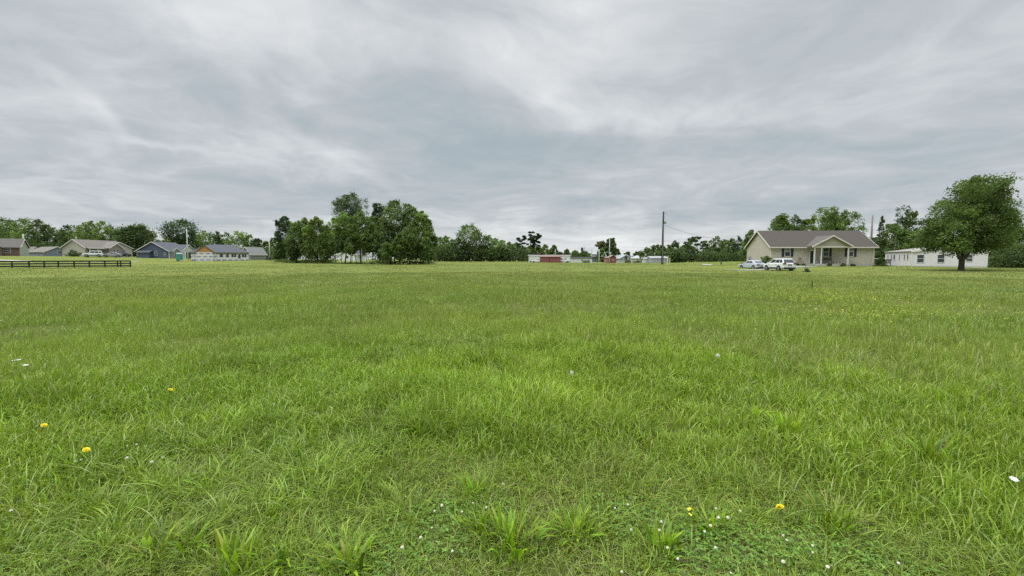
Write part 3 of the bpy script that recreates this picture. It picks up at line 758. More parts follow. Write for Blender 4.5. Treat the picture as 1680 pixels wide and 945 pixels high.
# -- the big tree on the right: short stout trunk forking low, crown swept to the right
def big_tree():
    r = np.random.default_rng(77)
    D = 55.0; px = 1577
    x = at(px, 440, D)[0]; zb = g1(x, D)
    root = empty('maple_tree', (x, D, zb), 0, 'big broad tree with a short forked trunk on the right of the field', 'tree')
    s = D / F
    # crown outline in photo pixels relative to the trunk (x) and height above base
    cl = []
    outline = [(2, 112, 44, 26), (26, 118, 46, 26), (50, 112, 30, 22), (-22, 92, 36, 24), (20, 88, 56, 30), (56, 84, 34, 24), (-40, 66, 30, 22), (-10, 60, 46, 26), (34, 58, 48, 24), (64, 74, 22, 16), (-52, 46, 22, 12), (-24, 38, 34, 9), (18, 38, 36, 8), (52, 46, 26, 12), (-56, 62, 12, 10), (70, 94, 12, 12), (-2, 134, 24, 7), (34, 137, 34, 7), (52, 135, 18, 7)]
    for (cx, cz, rx, rz) in outline:
        n = int(rx * rz / 32) + 3
        for _ in range(n):
            a = r.random() * 6.28; q = math.sqrt(r.random())
            xx = cx + rx * q * math.cos(a) * .9
            depth = np.clip(r.normal(0, .55), -1, 1) * 60 * math.sqrt(max(.03, 1 - ((xx - 12) / 82) ** 2))
            xx += depth * (px - 840) / F * .85
            cl.append((xx * s, depth * s, (cz + rz * q * math.sin(a)) * s, r.uniform(.55, 1.15)))
    cl = np.array(cl); ncl = len(cl)
    n = 50000; idx = r.integers(0, ncl, n)
    d = r.normal(0, 1, (n, 3)); d /= np.linalg.norm(d, axis=1)[:, None]
    q = r.random(n) ** .5 * (1 + (r.random(n) < .1) * r.random(n) * .8)
    P = cl[idx, :3] + d * q[:, None] * cl[idx, 3:4] * np.array([1.0, 1.0, .75])
    tone = (1 + r.normal(0, .2, ncl)).clip(.6, 1.5)
    hue = r.random(ncl)[:, None]
    cc = (np.array([[.075, .12, .034]]) * (1 - hue) + np.array([[.125, .185, .045]]) * hue) * tone[:, None]
    u = r.normal(0, 1, (n, 3)); u[:, 2] = u[:, 2] * .5 - .2; u /= np.linalg.norm(u, axis=1)[:, None]
    v = np.cross(u, r.normal(0, 1, (n, 3))); v /= np.linalg.norm(v, axis=1)[:, None]
    sz = .2 * r.uniform(.55, 1.4, n)[:, None]
    V = np.stack([P - u * sz * .6, P - v * sz * .36, P + u * sz * .6, P + v * sz * .36], 1).reshape(-1, 3)
    C = np.clip(cc[idx] * (1 + r.normal(0, .15, (n, 1))), .004, .5)
    np_mesh('crown', V, np.arange(4 * n).reshape(-1, 4), LM, np.repeat(C, 4, 0), root)
    b = MB()
    b.tube([(0, 0, -.3), (0, 0, .15), (0, 0, .8), (.02, 0, 1.6), (.05, 0, 2.2)], [.44, .34, .29, .31, .28], 12)
    limbs = [((-.2, 0, 1.5), (-.8, .1, 3.0), (-2.4, .4, 5.4), .24), ((.0, 0, 1.7), (-.2, -.1, 4), (-.6, -.4, 8), .25), ((.2, 0, 1.6), (.6, .1, 3.6), (1.6, .3, 7.5), .25), ((.25, 0, 1.5), (1.2, -.1, 3.0), (3.8, -.4, 5.6), .22), ((.1, .1, 1.6), (.4, 1.4, 3.6), (.8, 3.4, 6.4), .2), ((0, -.1, 1.6), (0, -1.3, 3.6), (.4, -3.2, 6.2), .2)]
    ends = []
    for p0, p1, p2, rr in limbs:
        b.tube([p0, p1, p2], [rr, rr * .72, rr * .3], 8); ends += [(Vector(p1), rr * .4), (Vector(p1).lerp(Vector(p2), .5), rr * .35), (Vector(p2), rr * .28)]
    for j in range(110):
        c = Vector(cl[r.integers(0, ncl), :3]); e, rr = min(ends, key=lambda e: (e[0] - c).length + (3 if e[0].z > c.z + .3 else 0))
        b.tube([e, e.lerp(c, .5) + Vector((0, 0, .25)), c], [rr * .5, rr * .3, .015], 5)
    b.build('trunk', BARK, root)
big_tree()

# undergrowth at the foot of the woods
def undergrowth(segs, name, label):
    segs = [(a, b, c, d, e * (1 if e < 2 else 1.15), f * 1.5, g) for a, b, c, d, e, f, g in segs]
    P = []
    C = []
    for (px0, D0, px1, D1, h, dens, kd) in segs:
        a = np.array(at(px0, 425, D0)[:2]); b = np.array(at(px1, 425, D1)[:2]); ln = np.linalg.norm(b - a)
        n = int(ln * dens)
        t = rng.random(n); off = rng.normal(0, 1.2, n)
        x = a[0] + (b[0] - a[0]) * t + rng.normal(0, .5, n); y = a[1] + (b[1] - a[1]) * t + off
        hh = h * (.45 + .9 * fnoise(x * 1.0, y * 1.0, 3.0, 40)) * rng.random(n) ** .7
        p = np.stack([x, y, zg(x, y) + hh], 1)
        u = rng.normal(0, 1, (n, 3)); u /= np.linalg.norm(u, axis=1)[:, None]; v = np.cross(u, rng.normal(0, 1, (n, 3))); v /= np.linalg.norm(v, axis=1)[:, None]
        s = (.0036 * (D0 + D1) / 2 * rng.uniform(.5, 1.2, n))[:, None]
        P.append(np.stack([p - u * s * .5, p - v * s * .35, p + u * s * .5, p + v * s * .35], 1).reshape(-1, 3))
        c = np.array(TC[kd])[None] * (.75 + .5 * fnoise(x, y, 2.0, 44))[:, None] * (1 + rng.normal(0, .15, (n, 1)))
        C.append(np.repeat(np.clip(c, .004, .5), 4, 0))
    V = np.concatenate(P)
    o = np_mesh(name, V, np.arange(len(V)).reshape(-1, 4), LM, np.concatenate(C)); tag(o, kind='stuff', label=label, cat='undergrowth')
undergrowth([(-60, 182, 110, 182, 6.0, 60, 'dark'), (108, 182, 200, 180, 6.0, 60, 'dark'), (200, 178, 320, 188, 4.5, 60, 'dark'), (320, 190, 460, 190, 5.0, 60, 'mid')], 'left_undergrowth', 'dark bushes filling the foot of the woods behind the left houses')
undergrowth([(452, 134, 545, 124, 1.0, 45, 'mid'), (545, 118, 612, 112, .4, 25, 'mid'), (608, 110, 712, 108, .8, 40, 'dark'), (610, 122, 700, 122, 3.0, 40, 'dark'), (450, 140, 556, 134, 4.0, 70, 'dark'), (600, 150, 700, 150, 5, 60, 'dark')], 'grove_undergrowth', 'brambles and low bushes under the trees of the grove')
undergrowth([(700, 192, 868, 196, 6.0, 90, 'dark'), (866, 220, 980, 225, 3.0, 60, 'dark')], 'wood_undergrowth', 'dark bushes along the foot of the wood right of the grove')
undergrowth([(1098, 158, 1145, 158, 3.5, 80, 'dark'), (1150, 158, 1260, 150, 3.8, 80, 'dark')], 'line_undergrowth', 'bushes along the foot of the tree line left of the tan house')
undergrowth([(1425, 90, 1500, 90, 3.5, 110, 'dark'), (1500, 90, 1620, 88, 4, 110, 'dark'), (1616, 72, 1720, 70, 3.2, 200, 'dark')], 'right_undergrowth', 'dark bushes behind and beside the white trailer')

# ------------------------------------------------------------------ buildings
SH_BROWN = mat('shingle_brown', (.074, .063, .053), .9, .22, 9, bands=(2, .14, .12))
SH_TAN = mat('shingle_tan', (.168, .152, .135), .9, .15, 6)
SH_GREY = mat('shingle_grey', (.085, .09, .105), .9, .18, 6)
SH_LGREY = mat('shingle_light_grey', (.2, .2, .195), .9, .15, 6)
SH_PALE = mat('metal_roof_pale', (.33, .36, .36), .6, .08, 3)
TRIM = mat('white_trim', (.62, .61, .58), .5, .06, 4)
TRIMC = mat('cream_trim', (.60, .57, .50), .5, .06, 4)
TAN_S = mat('tan_siding', (.45, .415, .355), .7, .06, 1.5, bands=(2, .2, .22))
CREAM_S = mat('cream_siding', (.40, .38, .34), .7, .06, 1.5, bands=(2, .2, .1))
BLUE_S = mat('blue_siding', (.075, .095, .145), .7, .08, 1.5, bands=(2, .2, .15))
PBLUE_S = mat('pale_blue_siding', (.17, .19, .25), .7, .08, 1.5)
BRICK = mat('brown_brick', (.14, .095, .08), .9, .2, 14)
GREYS = mat('grey_siding', (.2, .21, .2), .8, .1, 2)
WHITE_S = mat('white_siding', (.64, .62, .65), .7, .05, 1.5, bands=(2, .2, .08))
RED_S = mat('red_siding', (.22, .085, .08), .8, .12, 2, bands=(0, .3, .2))
PINK_S = mat('faded_red_siding', (.36, .19, .16), .8, .12, 2, bands=(0, .3, .2))
GLASS = mat('window_glass', (.035, .045, .055), .12, .2, 2, spec=.6)
GLASSL = mat('window_blind', (.22, .24, .24), .4, .1, 2)
SHUT = mat('black_shutter', (.03, .032, .036), .6, .1, 8)
CONC = mat('concrete', (.38, .37, .34), .9, .1, 3)
DOORG = mat('dark_green_door', (.028, .04, .038), .5, .1, 3)
OSB = mat('bare_sheathing', (.50, .25, .085), .85, .15, 4)

def house_wrap():
    m = bpy.data.materials.new('house_wrap'); nt, N, L = nodes(m)
    out = N.new('ShaderNodeOutputMaterial'); b = N.new('ShaderNodeBsdfPrincipled'); L.new(b.outputs[0], out.inputs[0]); b.inputs['Roughness'].default_value = .6
    tc = N.new('ShaderNodeTexCoord'); sx = N.new('ShaderNodeSeparateXYZ'); L.new(tc.outputs['Object'], sx.inputs[0])
    def M(op, a, b_=None, c=None):
        n = N.new('ShaderNodeMath'); n.operation = op
        for i, v in enumerate((a, b_, c)):
            if v is None: continue
            if isinstance(v, (int, float)): n.inputs[i].default_value = v
            else: L.new(v, n.inputs[i])
        return n.outputs[0]
    rowv = M('MULTIPLY', sx.outputs[2], 1 / .95); row = M('FLOOR', rowv); fz = M('FRACT', rowv)
    xx = M('ADD', sx.outputs[0], sx.outputs[1])
    fx = M('FRACT', M('MULTIPLY', M('ADD', xx, M('MULTIPLY', row, .77)), 1 / 1.5))
    band = M('MULTIPLY', M('GREATER_THAN', fz, .38), M('LESS_THAN', fz, .62))
    dash = M('MULTIPLY', band, M('LESS_THAN', fx, .68))
    mx = N.new('ShaderNodeMix'); mx.data_type = 'RGBA'; L.new(dash, mx.inputs[0])
    mx.inputs[6].default_value = (.72, .70, .74, 1); mx.inputs[7].default_value = (.10, .11, .14, 1)
    L.new(mx.outputs[2], b.inputs['Base Color'])
    return m
WRAP = house_wrap()

class House:
    """local frame: x along the front (to the right), y to the back, z up; origin at the near left front corner."""
    def __init__(s, name, label, cat, Bpx, BD, phi, base, Apx=None, Cpx=None, W=None, L=None, group=None):
        ph = R(phi); v = np.array([math.cos(ph), math.sin(ph)]); u = np.array([-math.sin(ph), math.cos(ph)])
        B = np.array(at(Bpx, 425, BD)[:2]); s.B, s.v, s.u = B, v, u
        s.z0 = zat(Bpx, base, BD)
        s.L = L if L else s.sol(Cpx, v); s.W = W if W else s.sol(Apx, u)
        s.D = BD; s.px = Bpx
        s.root = empty(name, (B[0], B[1], s.z0), ph, label, cat, group)
    def sol(s, px, d, o=None):
        o = s.B if o is None else o
        k = (px - 840) / F
        k = at(px, 425, 1.0)[0]
        return (k * o[1] - o[0]) / (d[0] - k * d[1])
    def fx(s, px): return s.sol(px, s.v)
    def fy(s, px): return s.sol(px, s.u)
    def h(s, py): return zat(s.px, py, s.D) - s.z0
    def walls(s, he, rise, m, ridge='x', base=-1.5, x0=0, x1=None, y0=0, y1=None, name='wall'):
        x1 = s.L if x1 is None else x1; y1 = s.W if y1 is None else y1
        b = MB()
        if ridge == 'x':
            ym = (y0 + y1) / 2
            prof = lambda x: [(x, y0, base), (x, y1, base), (x, y1, he), (x, ym, he + rise), (x, y0, he)]
            b.loft([prof(x0), prof(x1)])
        elif ridge == 'y':
            xm = (x0 + x1) / 2
            prof = lambda y: [(x0, y, base), (x1, y, base), (x1, y, he), (xm, y, he + rise), (x0, y, he)]
            b.loft([prof(y0), prof(y1)])
        else:
            b.box(x0, y0, base, x1, y1, he)
        return b.build(name, m, s.root)
    def roof(s, he, rise, m, trim, ridge='x', x0=0, x1=None, y0=0, y1=None, oh=.4, og=.3, t=.1, name='roof', up=.0, back=True):
        x1 = s.L if x1 is None else x1; y1 = s.W if y1 is None else y1
        b = MB(); f = MB()
        if ridge == 'x':
            ym = (y0 + y1) / 2; sl = rise / (ym - y0); zt = he + rise + .14 + up; ze = he - oh * sl + .14 + up
            X0, X1 = x0 - og, x1 + og
            b.slab([(X0, y0 - oh, ze), (X1, y0 - oh, ze), (X1, ym, zt), (X0, ym, zt)], t)
            b.slab([(X0, y1 + oh, ze), (X1, y1 + oh, ze), (X1, ym + .002, zt), (X0, ym + .002, zt)], t)
            f.box(X0, y0 - oh - .06, ze - .2, X1, y0 - oh - .004, ze - .015)
            f.box(X0, y1 + oh + .004, ze - .2, X1, y1 + oh + .06, ze - .015)
            for xx in (X0 - .05, X1 + .008):
                for ya, yb in ((y0 - oh, ym), (y1 + oh, ym)):
                    f.loft([[(xx, ya, ze - .22), (xx + .042, ya, ze - .22), (xx + .042, ya, ze + .01), (xx, ya, ze + .01)], [(xx, yb, zt - .22), (xx + .042, yb, zt - .22), (xx + .042, yb, zt + .01), (xx, yb, zt + .01)]])
        elif ridge == 'y':
            xm = (x0 + x1) / 2; sl = rise / (xm - x0); zt = he + rise + .14 + up; ze = he - oh * sl + .14 + up
            Y0, Y1 = y0 - og, y1 + (og if back else 0)
            b.slab([(x0 - oh, Y0, ze), (x0 - oh, Y1, ze), (xm, Y1, zt), (xm, Y0, zt)], t)
            b.slab([(x1 + oh, Y0, ze), (x1 + oh, Y1, ze), (xm + .002, Y1, zt), (xm + .002, Y0, zt)], t)
            yy = Y0 - .05
            for xa, xb in ((x0 - oh, xm), (x1 + oh, xm)):
                f.loft([[(xa, yy, ze - .22), (xa, yy + .042, ze - .22), (xa, yy + .042, ze + .01), (xa, yy, ze + .01)], [(xb, yy, zt - .22), (xb, yy + .042, zt - .22), (xb, yy + .042, zt + .01), (xb, yy, zt + .01)]])
        else:   # hip
            hw = (y1 - y0) / 2; rx = min(hw, (x1 - x0) / 2 - .05) if ridge == 'hip' else ridge
            ze = he; zt = he + rise; ym = (y0 + y1) / 2
            vs = [(x0 - oh, y0 - oh, ze), (x1 + oh, y0 - oh, ze), (x1 + oh, y1 + oh, ze), (x0 - oh, y1 + oh, ze), (x0 + rx, ym, zt), (x1 - rx, ym, zt)]
            vs += [(a, c, z - .12) for a, c, z in vs[:4]]
            b.add(vs, [(0, 1, 5, 4), (1, 2, 5), (2, 3, 4, 5), (3, 0, 4), (6, 7, 1, 0), (7, 8, 2, 1), (8, 9, 3, 2), (9, 6, 0, 3), (9, 8, 7, 6)])
            f.box(x0 - oh, y0 - oh - .05, ze - .18, x1 + oh, y0 - oh - .004, ze - .02)
        o = b.build(name, m, s.root)
        f.build('fascia', trim, o)
        return o
    def win(s, face, c, z0, w, h, frame=None, glass=None, shutter=0, rail=True, y=0, kind='window'):
        frame = frame or TRIM; glass = glass or GLASS
        fr = MB(); pn = MB(); t = .07
        def P(a0, b0, z_0, a1, z_1, d0, d1, mb):   # a along the wall, d outwards
            if face == 'front': mb.box(a0, y - d1, z_0, a1, y - d0, z_1)
            elif face == 'left': mb.box(y - d1, a0, z_0, y - d0, a1, z_1)
        P(c - w / 2, 0, z0, c - w / 2 + t, z0 + h, 0, .06, fr); P(c + w / 2 - t, 0, z0, c + w / 2, z0 + h, 0, .06, fr)
        P(c - w / 2 + t, 0, z0, c + w / 2 - t, z0 + t, 0, .06, fr); P(c - w / 2 + t, 0, z0 + h - t, c + w / 2 - t, z0 + h, 0, .06, fr)
        if rail: P(c - w / 2 + t, 0, z0 + h * .5 - .03, c + w / 2 - t, z0 + h * .5 + .03, 0, .05, fr)
        o = fr.build(kind, frame, s.root)
        P(c - w / 2 + t, 0, z0 + t, c + w / 2 - t, z0 + h - t, .005, .02, pn); pn.build('pane', glass, o)
        if shutter:
            for sg in (-1, 1):
                m_ = MB(); a = c + sg * (w / 2 + .03 + shutter / 2)
                P(a - shutter / 2, 0, z0 - .03, a + shutter / 2, z0 + h + .03, .002, .05, m_); m_.build('shutter', SHUT, s.root)
        return o
    def box(s, name, m, x0, y0, z0, x1, y1, z1, bevel=0):
        return MB().box(x0, y0, z0, x1, y1, z1).build(name, m, s.root, bevel=bevel)

# --- the tan house
def tan_house():
    H = House('tan_house', 'tan sided single storey house with a gabled front porch behind the parked cars', 'house', 1264, 72, -2, 433.5, Apx=1225, Cpx=1434)
    he = H.h(403.8); rise = H.h(377) * 1.0
    ym = H.W / 2
    zr = zat(1241, 378.5, 72 + ym) - H.z0 - .14
    rise = zr - he
    H.walls(he, rise, TAN_S)
    H.box('foundation', CONC, -.03, -.03, -1.5, H.L + .03, H.W + .03, .12)
    for n_, xx in (('corner_board', -.02), ('corner_board', H.L - .08)):
        H.box(n_, TRIMC, xx, -.025, .13, xx + .1, .1, he - .05)
    H.roof(he, rise, SH_BROWN, TRIMC, oh=.4, og=.35)
    # soffit
    H.box('soffit', TRIMC, -.3, -.36, he - .22, H.L + .3, -.01, he - .17)
    # windows with shutters
    wz0, wz1 = H.h(421), H.h(405.5)
    for c in (1291.5, 1395):
        w = H.win('front', H.fx(c), wz0, .98, wz1 - wz0, shutter=.42)
        sh = MB().box(H.fx(c) - .40, -.030, wz0 + (wz1 - wz0) * .5 + .04, H.fx(c) + .40, -.024, wz1 - .09); sh.build('blind', GLASSL, w)
    H.win('front', H.fx(1354.5), wz0, .95, wz1 - wz0, shutter=.42)
    # door
    d0, d1 = H.fx(1328.5), H.fx(1335)
    d = H.box('door', DOORG, d0, -.05, .15, d1 + .1, -.004, 2.2)
    MB().box(d1 - .02, -.09, 1.05, d1 + .04, -.052, 1.12).build('handle', mat('brass', (.5, .4, .2), .3, .05, 3, 1), d)
    f = MB().box(d0 - .1, -.07, .15, d0 - .004, -.003, 2.3).box(d1 + .104, -.07, .15, d1 + .2, -.003, 2.3).box(d0 - .1, -.07, 2.204, d1 + .2, -.003, 2.32); f.build('door_frame', TRIM, H.root)
    # porch
    px0, px1 = H.fx(1324), H.fx(1381.5); out = 1.7
    H.box('porch_floor', CONC, px0 - .2, -out, -1.2, px1 + .2, -.035, .1)
    pc = (px0 + px1) / 2; hwid = (px1 - px0) / 2
    ph = he - .02
    H.box('porch_beam', TRIMC, px0 - .1, -out + .03, ph - .28, px1 + .1, -out + .2, ph - .04)
    H.box('porch_ceiling', TRIMC, px0, -out + .204, ph - .14, px1, -.04, ph - .1)
    pr = (zat(1358, 386.5, 70.5) - H.z0) - ph - .1
    # gable triangle
    g = MB(); g.loft([[(px0 - .1, -out + .05, ph - .035), (px1 + .1, -out + .05, ph - .035), (pc, -out + .05, ph + pr)], [(px0 - .1, -out + .15, ph - .035), (px1 + .1, -out + .15, ph - .035), (pc, -out + .15, ph + pr)]])
    g.build('porch_gable', mat('gable_siding', (.36, .335, .26), .7, .06, 1.5, bands=(2, .2, .2)), H.root)
    H.roof(ph, pr, mat('shingle_brown_porch', (.11, .098, .09), .9, .2, 9), TRIMC, ridge='y', x0=px0 - .1, x1=px1 + .1, y0=-out, y1=ym * .9, oh=.35, og=.2, name='porch_roof', back=False)
    for c in (1325.5, 1336.5, 1379.5):
        xx = H.fx(c)
        H.box('porch_post', TRIM, xx - .08, -out + .04, .104, xx + .08, -out + .19, ph - .284)
    # gutter downpipe
    H.box('downpipe', TRIMC, H.L - .28, -.09, .1, H.L - .2, -.03, he - .3)
    H.box('step', CONC, H.fx(1327), -out - .45, -1.2, H.fx(1340), -out - .004, -.02)
    return H
TH_ = tan_house()
def on_house(H, lx, ly): 
    p = H.B + H.v * lx + H.u * ly
    return float(p[0]), float(p[1])
# porch bench and chairs
def porch_seat(px, ly, name, label, cat, w, m, rz=0.0, parts=True):
    x, y = on_house(TH_, TH_.fx(px), ly)
    r_ = empty(name, (x, y, TH_.z0 + .1), R(-2) + rz, label, cat)
    MB().box(-w / 2, -.28, .40, w / 2, .24, .46).build('seat', m, r_)
    b = MB()
    n = max(4, int(w / .16))
    for i in range(n):
        a = -w / 2 + (i + .1) * w / n; b.box(a, .2, .52, a + w / n * .7, .235, .94)
    b.box(-w / 2, .195, .94, w / 2, .24, 1.02); b.build('backrest', m, r_)
    for sx in (-1, 1):
        for sy in (-.26, .2):
            xx = sx * (w / 2 - .03); MB().box(xx - .03, sy - .02, 0, xx + .03, sy + .03, .4).build('leg', m, r_)
        MB().box(sx * (w / 2) - .04, -.26, .62, sx * (w / 2) + .04, .2, .66).build('armrest', m, r_)
DKW = mat('dark_wood', (.05, .04, .036), .7, .2, 5)
porch_seat(1354, -.75, 'porch_bench', 'dark wooden bench under the middle window of the porch', 'bench', 1.4, DKW)
porch_seat(1344.5, -.95, 'porch_chair', 'dark grey chair on the porch left of the bench', 'chair', .6, mat('grey_plastic', (.12, .12, .12), .5, .1, 3), .3)
porch_seat(1369, -1.0, 'porch_chair', 'pale tan chair on the porch right of the bench', 'chair', .55, mat('tan_plastic', (.3, .26, .2), .6, .1, 3), -.3)
porch_seat(1310, -.7, 'garden_chair', 'faded brown garden chair in front of the wall left of the porch', 'chair', .55, mat('faded_wood', (.26, .19, .14), .7, .1, 3), .2)

# flower beds / shrubs
def shrub(px, base, top, hw, D, label, kd='dark', dens=1.0, name='shrub', cat='shrub', group=None):
    global TREE_N
    TREE_N += 1
    r = np.random.default_rng(3000 + TREE_N)
    x = at(px, 425, D)[0]; zb = zat(px, base, D); zt = zat(px, top, D); h = zt - zb; cw = hw * D / F
    root = empty(name, (x, D, zb), 0, label, cat, group)
    ls = .0022 * D
    n = int(min(9000, 500 + h * cw / (ls * ls) * 18 * dens))
    V, Q, C, tips = crown_arrays(h * .93, cw * .86, h * .0, 'dome', 40, n, ls, TC[kd], r, core=.1)
    np_mesh('foliage', V, Q, LM, C, root)
    b = MB()
    for k in range(5):
        t = Vector(tips[r.integers(0, len(tips))]); b.tube([(0, 0, -.2), t * .5, t * .9], [.03, .02, .01], 5)
    b.build('stem', BARK, root)
shrub(1257, 434, 418.5, 9.5, 70, 'rounded dark shrub at the near corner of the tan house behind the white car', 'mid')
shrub(1446, 438.5, 421, 10, 71, 'dark rounded bush just right of the tan house', 'dark')
shrub(121, 421.5, 409.5, 10, 128, 'round dark bush at the left corner of the cream house')
for px, tp, lb in [(1308, 431.5, 'low dark plant left of the porch of the tan house'), (1318, 432.5, 'low plant beside the porch step of the tan house'), (1362, 432, 'dark low plant in front of the porch bench'), (1384, 432.5, 'low plant at the right porch post'), (1400, 433, 'low plant under the right window of the tan house')]:
    shrub(px, 436, tp, 4.5, 69.6, lb, 'dark', group='low plants along the tan house front')
shrub(1221, 436, 430, 6, 75, 'low bush beyond the pale blue car', 'dark')

# --- white trailer home on the right
def white_trailer():
    H = House('trailer_home', 'long white trailer home behind the big tree on the right', 'trailer home', 1496, 72, -20, 437.8, Apx=1452, Cpx=1620)
    he = H.h(413); rise = .7
    H.walls(he, rise, WHITE_S, ridge='y')
    H.box('skirting', mat('trailer_skirt', (.5, .49, .46), .7, .08, 2), -.03, -.03, -1.2, H.L + .03, H.W + .03, .25)
    H.roof(he, rise, mat('trailer_roof', (.27, .25, .22), .8, .12, 3), TRIM, ridge='y', oh=.2, og=.15)
    for c in (1510, 1543.5):
        w = H.win('front', H.fx(c), H.h(431), 1.0, H.h(417.5) - H.h(431), glass=GLASS)
    H.win('front', H.fx(1590), H.h(429), .9, 1.1)
    for c, wd in ((1489.5, .5), (1484, .5), (1476, .45), (1467.5, .7), (1463, .5), (1457, .5)):
        H.win('left', H.fy(c), 1.15, wd, 1.0, frame=TRIM, rail=False)
    H.box('corner_board', TRIM, -.04, -.04, .26, .12, .1, he - .05)
    H.box('corner_board', TRIM, H.L - .12, -.045, .26, H.L + .04, .1, he - .05)
    # deck beside it
    x, y = on_house(H, -2.2, H.fy(1462))
    r_ = empty('wooden_deck', (x, y, H.z0), R(-20), 'low dark wooden deck with a white rail beside the white trailer', 'deck')
    MB().box(-1.3, -2.4, .5, 1.3, 2.4, .6).build('floor', DKW, r_)
    MB().box(-1.3, -2.4, 1.35, -1.22, 2.4, 1.43).box(1.22, -2.4, 1.35, 1.3, 2.4, 1.43).box(-1.22, -2.4, 1.35, 1.22, -2.32, 1.43).build('rail', TRIM, r_)
    for xx in (-1.27, 0, 1.22):
        for yy in (-2.36, 0, 2.3):
            MB().box(xx - .04, yy - .04, -1, xx + .04, yy + .04, 1.35).build('post', DKW, r_)
    b = MB()
    for i in range(24): b.box(-1.29, -2.3 + i * .19, .602, -1.25, -2.3 + i * .19 + .13, 1.3)
    for i in range(12): b.box(-1.2 + i * .2, -2.39, .602, -1.2 + i * .2 + .13, -2.35, 1.3)
    b.build('balusters', DKW, r_)
white_trailer()

# --- left houses
def cream_house():
    H = House('cream_house', 'cream sided house with tan shingle roof, white porch posts and two front gables', 'house', 141, 135, 90, 420.8, Apx=103, Cpx=207)
    he = H.h(406); rise = zat(120, 392.5, 135 ) - H.z0 - he - .1
    H.walls(he, rise, CREAM_S); H.roof(he, rise, SH_TAN, TRIM, oh=.4, og=.35)
    # far gable and small front gable
    x0 = H.fx(170); 
    H.walls(he, rise * .8, CREAM_S, ridge='y', x0=x0 - .2, x1=H.L + 1.2, y0=-1.2, y1=H.W / 2, name='front_wing_wall')
    H.roof(he, rise * .8, SH_TAN, TRIM, ridge='y', x0=x0 - .2, x1=H.L + 1.2, y0=-1.2, y1=H.W / 2, oh=.35, og=.25, name='front_wing_roof', back=False)
    stone = mat('stone_facing', (.24, .21, .185), .9, .25, 6)
    x1 = H.fx(192)
    H.walls(he - .05, 1.5, stone, ridge='y', x0=x0, x1=x1, y0=-2.2, y1=-1.22, name='entry_gable')
    H.roof(he - .05, 1.5, SH_TAN, TRIM, ridge='y', x0=x0, x1=x1, y0=-2.2, y1=-.4, oh=.3, og=.2, name='entry_roof', back=False)
    for c in (177, 183): H.win('front', H.fx(c), 1.0, .75, 1.3, y=-2.2)
    H.win('front', H.fx(197), 1.0, 1.5, 1.3, y=-1.2)
    for c in (146, 150, 161): H.win('front', H.fx(c), 1.1, .9, 1.2)
    H.box('door', DOORG, H.fx(157) - .45, -.05, .1, H.fx(157) + .45, -.004, 2.1)
    for c in (141.5, 154.5): H.box('porch_post', TRIM, H.fx(c) - .12, -1.5, -.4, H.fx(c) + .12, -1.26, he - .2)
    H.box('porch_floor', CONC, 0, -1.6, -1.2, x0 - .3, -.01, .06)
    MB().slab([(-.3, -1.75, he - .35), (x0 - .3, -1.75, he - .35), (x0 - .3, -.3, he + .1), (-.3, -.3, he + .1)], .12).build('porch_roof', SH_TAN, H.root)
    H.box('vent_pipe', TRIM, H.fx(146), H.W * .5, he + rise - .3, H.fx(146) + .15, H.W * .5 + .15, he + rise + 1.0)
    return H
cream_house()
def brown_house():
    H = House('brick_house', 'brown brick house with a grey roof and pale green gable end at the left edge', 'house', 33, 125, 125, 420.5, L=7.5, W=16)
    he = H.h(405.5); rise = zat(36, 391.5, 128) - H.z0 - he - .2
    H.walls(he, rise, BRICK, ridge='y'); H.roof(he, rise, mat('shingle_taupe', (.11, .10, .092), .9, .15, 5), TRIM, ridge='y', oh=.4, og=.35)
    pg = mat('pale_green_siding', (.34, .36, .33), .7, .06, 2)
    g = MB(); g.loft([[(0.02, -.05, 0), (H.L - .02, -.05, 0), (H.L - .02, -.05, he - .1), (H.L / 2, -.05, he + rise - .12), (.02, -.05, he - .1)], [(0.02, -.003, 0), (H.L - .02, -.003, 0), (H.L - .02, -.003, he - .1), (H.L / 2, -.003, he + rise - .12), (.02, -.003, he - .1)]]); g.build('gable_siding', pg, H.root)
    H.win('left', H.fy(12.5), .95, 1.5, 1.35)
    # cross gable at the left part facing the viewer
    yl = H.fy(6)
    b = MB(); xm = (yl + 7)
    b.loft([[(-1, yl, -1.2), (-1, yl + 6, -1.2), (-1, yl + 6, he), (-1, yl + 3, he + 1.9), (-1, yl, he)], [(H.L / 2, yl, -1.2), (H.L / 2, yl + 6, -1.2), (H.L / 2, yl + 6, he), (H.L / 2, yl + 3, he + 1.9), (H.L / 2, yl, he)]]); b.build('wing_wall', BRICK, H.root)
    b = MB(); zz = he - .2
    b.slab([(-1.3, yl - .35, zz), (H.L / 2, yl - .35, zz), (H.L / 2, yl + 3, he + 2.05), (-1.3, yl + 3, he + 2.05)], .1)
    b.slab([(-1.3, yl + 6.35, zz), (H.L / 2, yl + 6.35, zz), (H.L / 2, yl + 3.002, he + 2.05), (-1.3, yl + 3.002, he + 2.05)], .1)
    b.build('wing_roof', MATS['shingle_taupe'], H.root)
brown_house()
def simple(name, label, Bpx, BD, phi, base, eave, ridge_py, wall, roof, trim=None, Apx=None, Cpx=None, W=None, L=None, ridge='x', cat='house', wins=(), oh=.35, ww=.9, wh=1.1, wz=1.0, group=None, gl=None):
    H = House(name, label, cat, Bpx, BD, phi, base, Apx, Cpx, W, L, group)
    he = H.h(eave); rise = max(.15, H.h(ridge_py) - he) if ridge_py else .2
    H.walls(he, rise, wall, ridge=ridge if ridge in 'xy' else 'hip')
    H.roof(he, rise, roof, trim or TRIM, ridge=ridge, oh=oh)
    for w in wins:
        H.win(w[0], H.fx(w[1]) if w[0] == 'front' else H.fy(w[1]), wz, w[2] if len(w) > 2 else ww, w[3] if len(w) > 3 else wh, glass=gl)
    return H
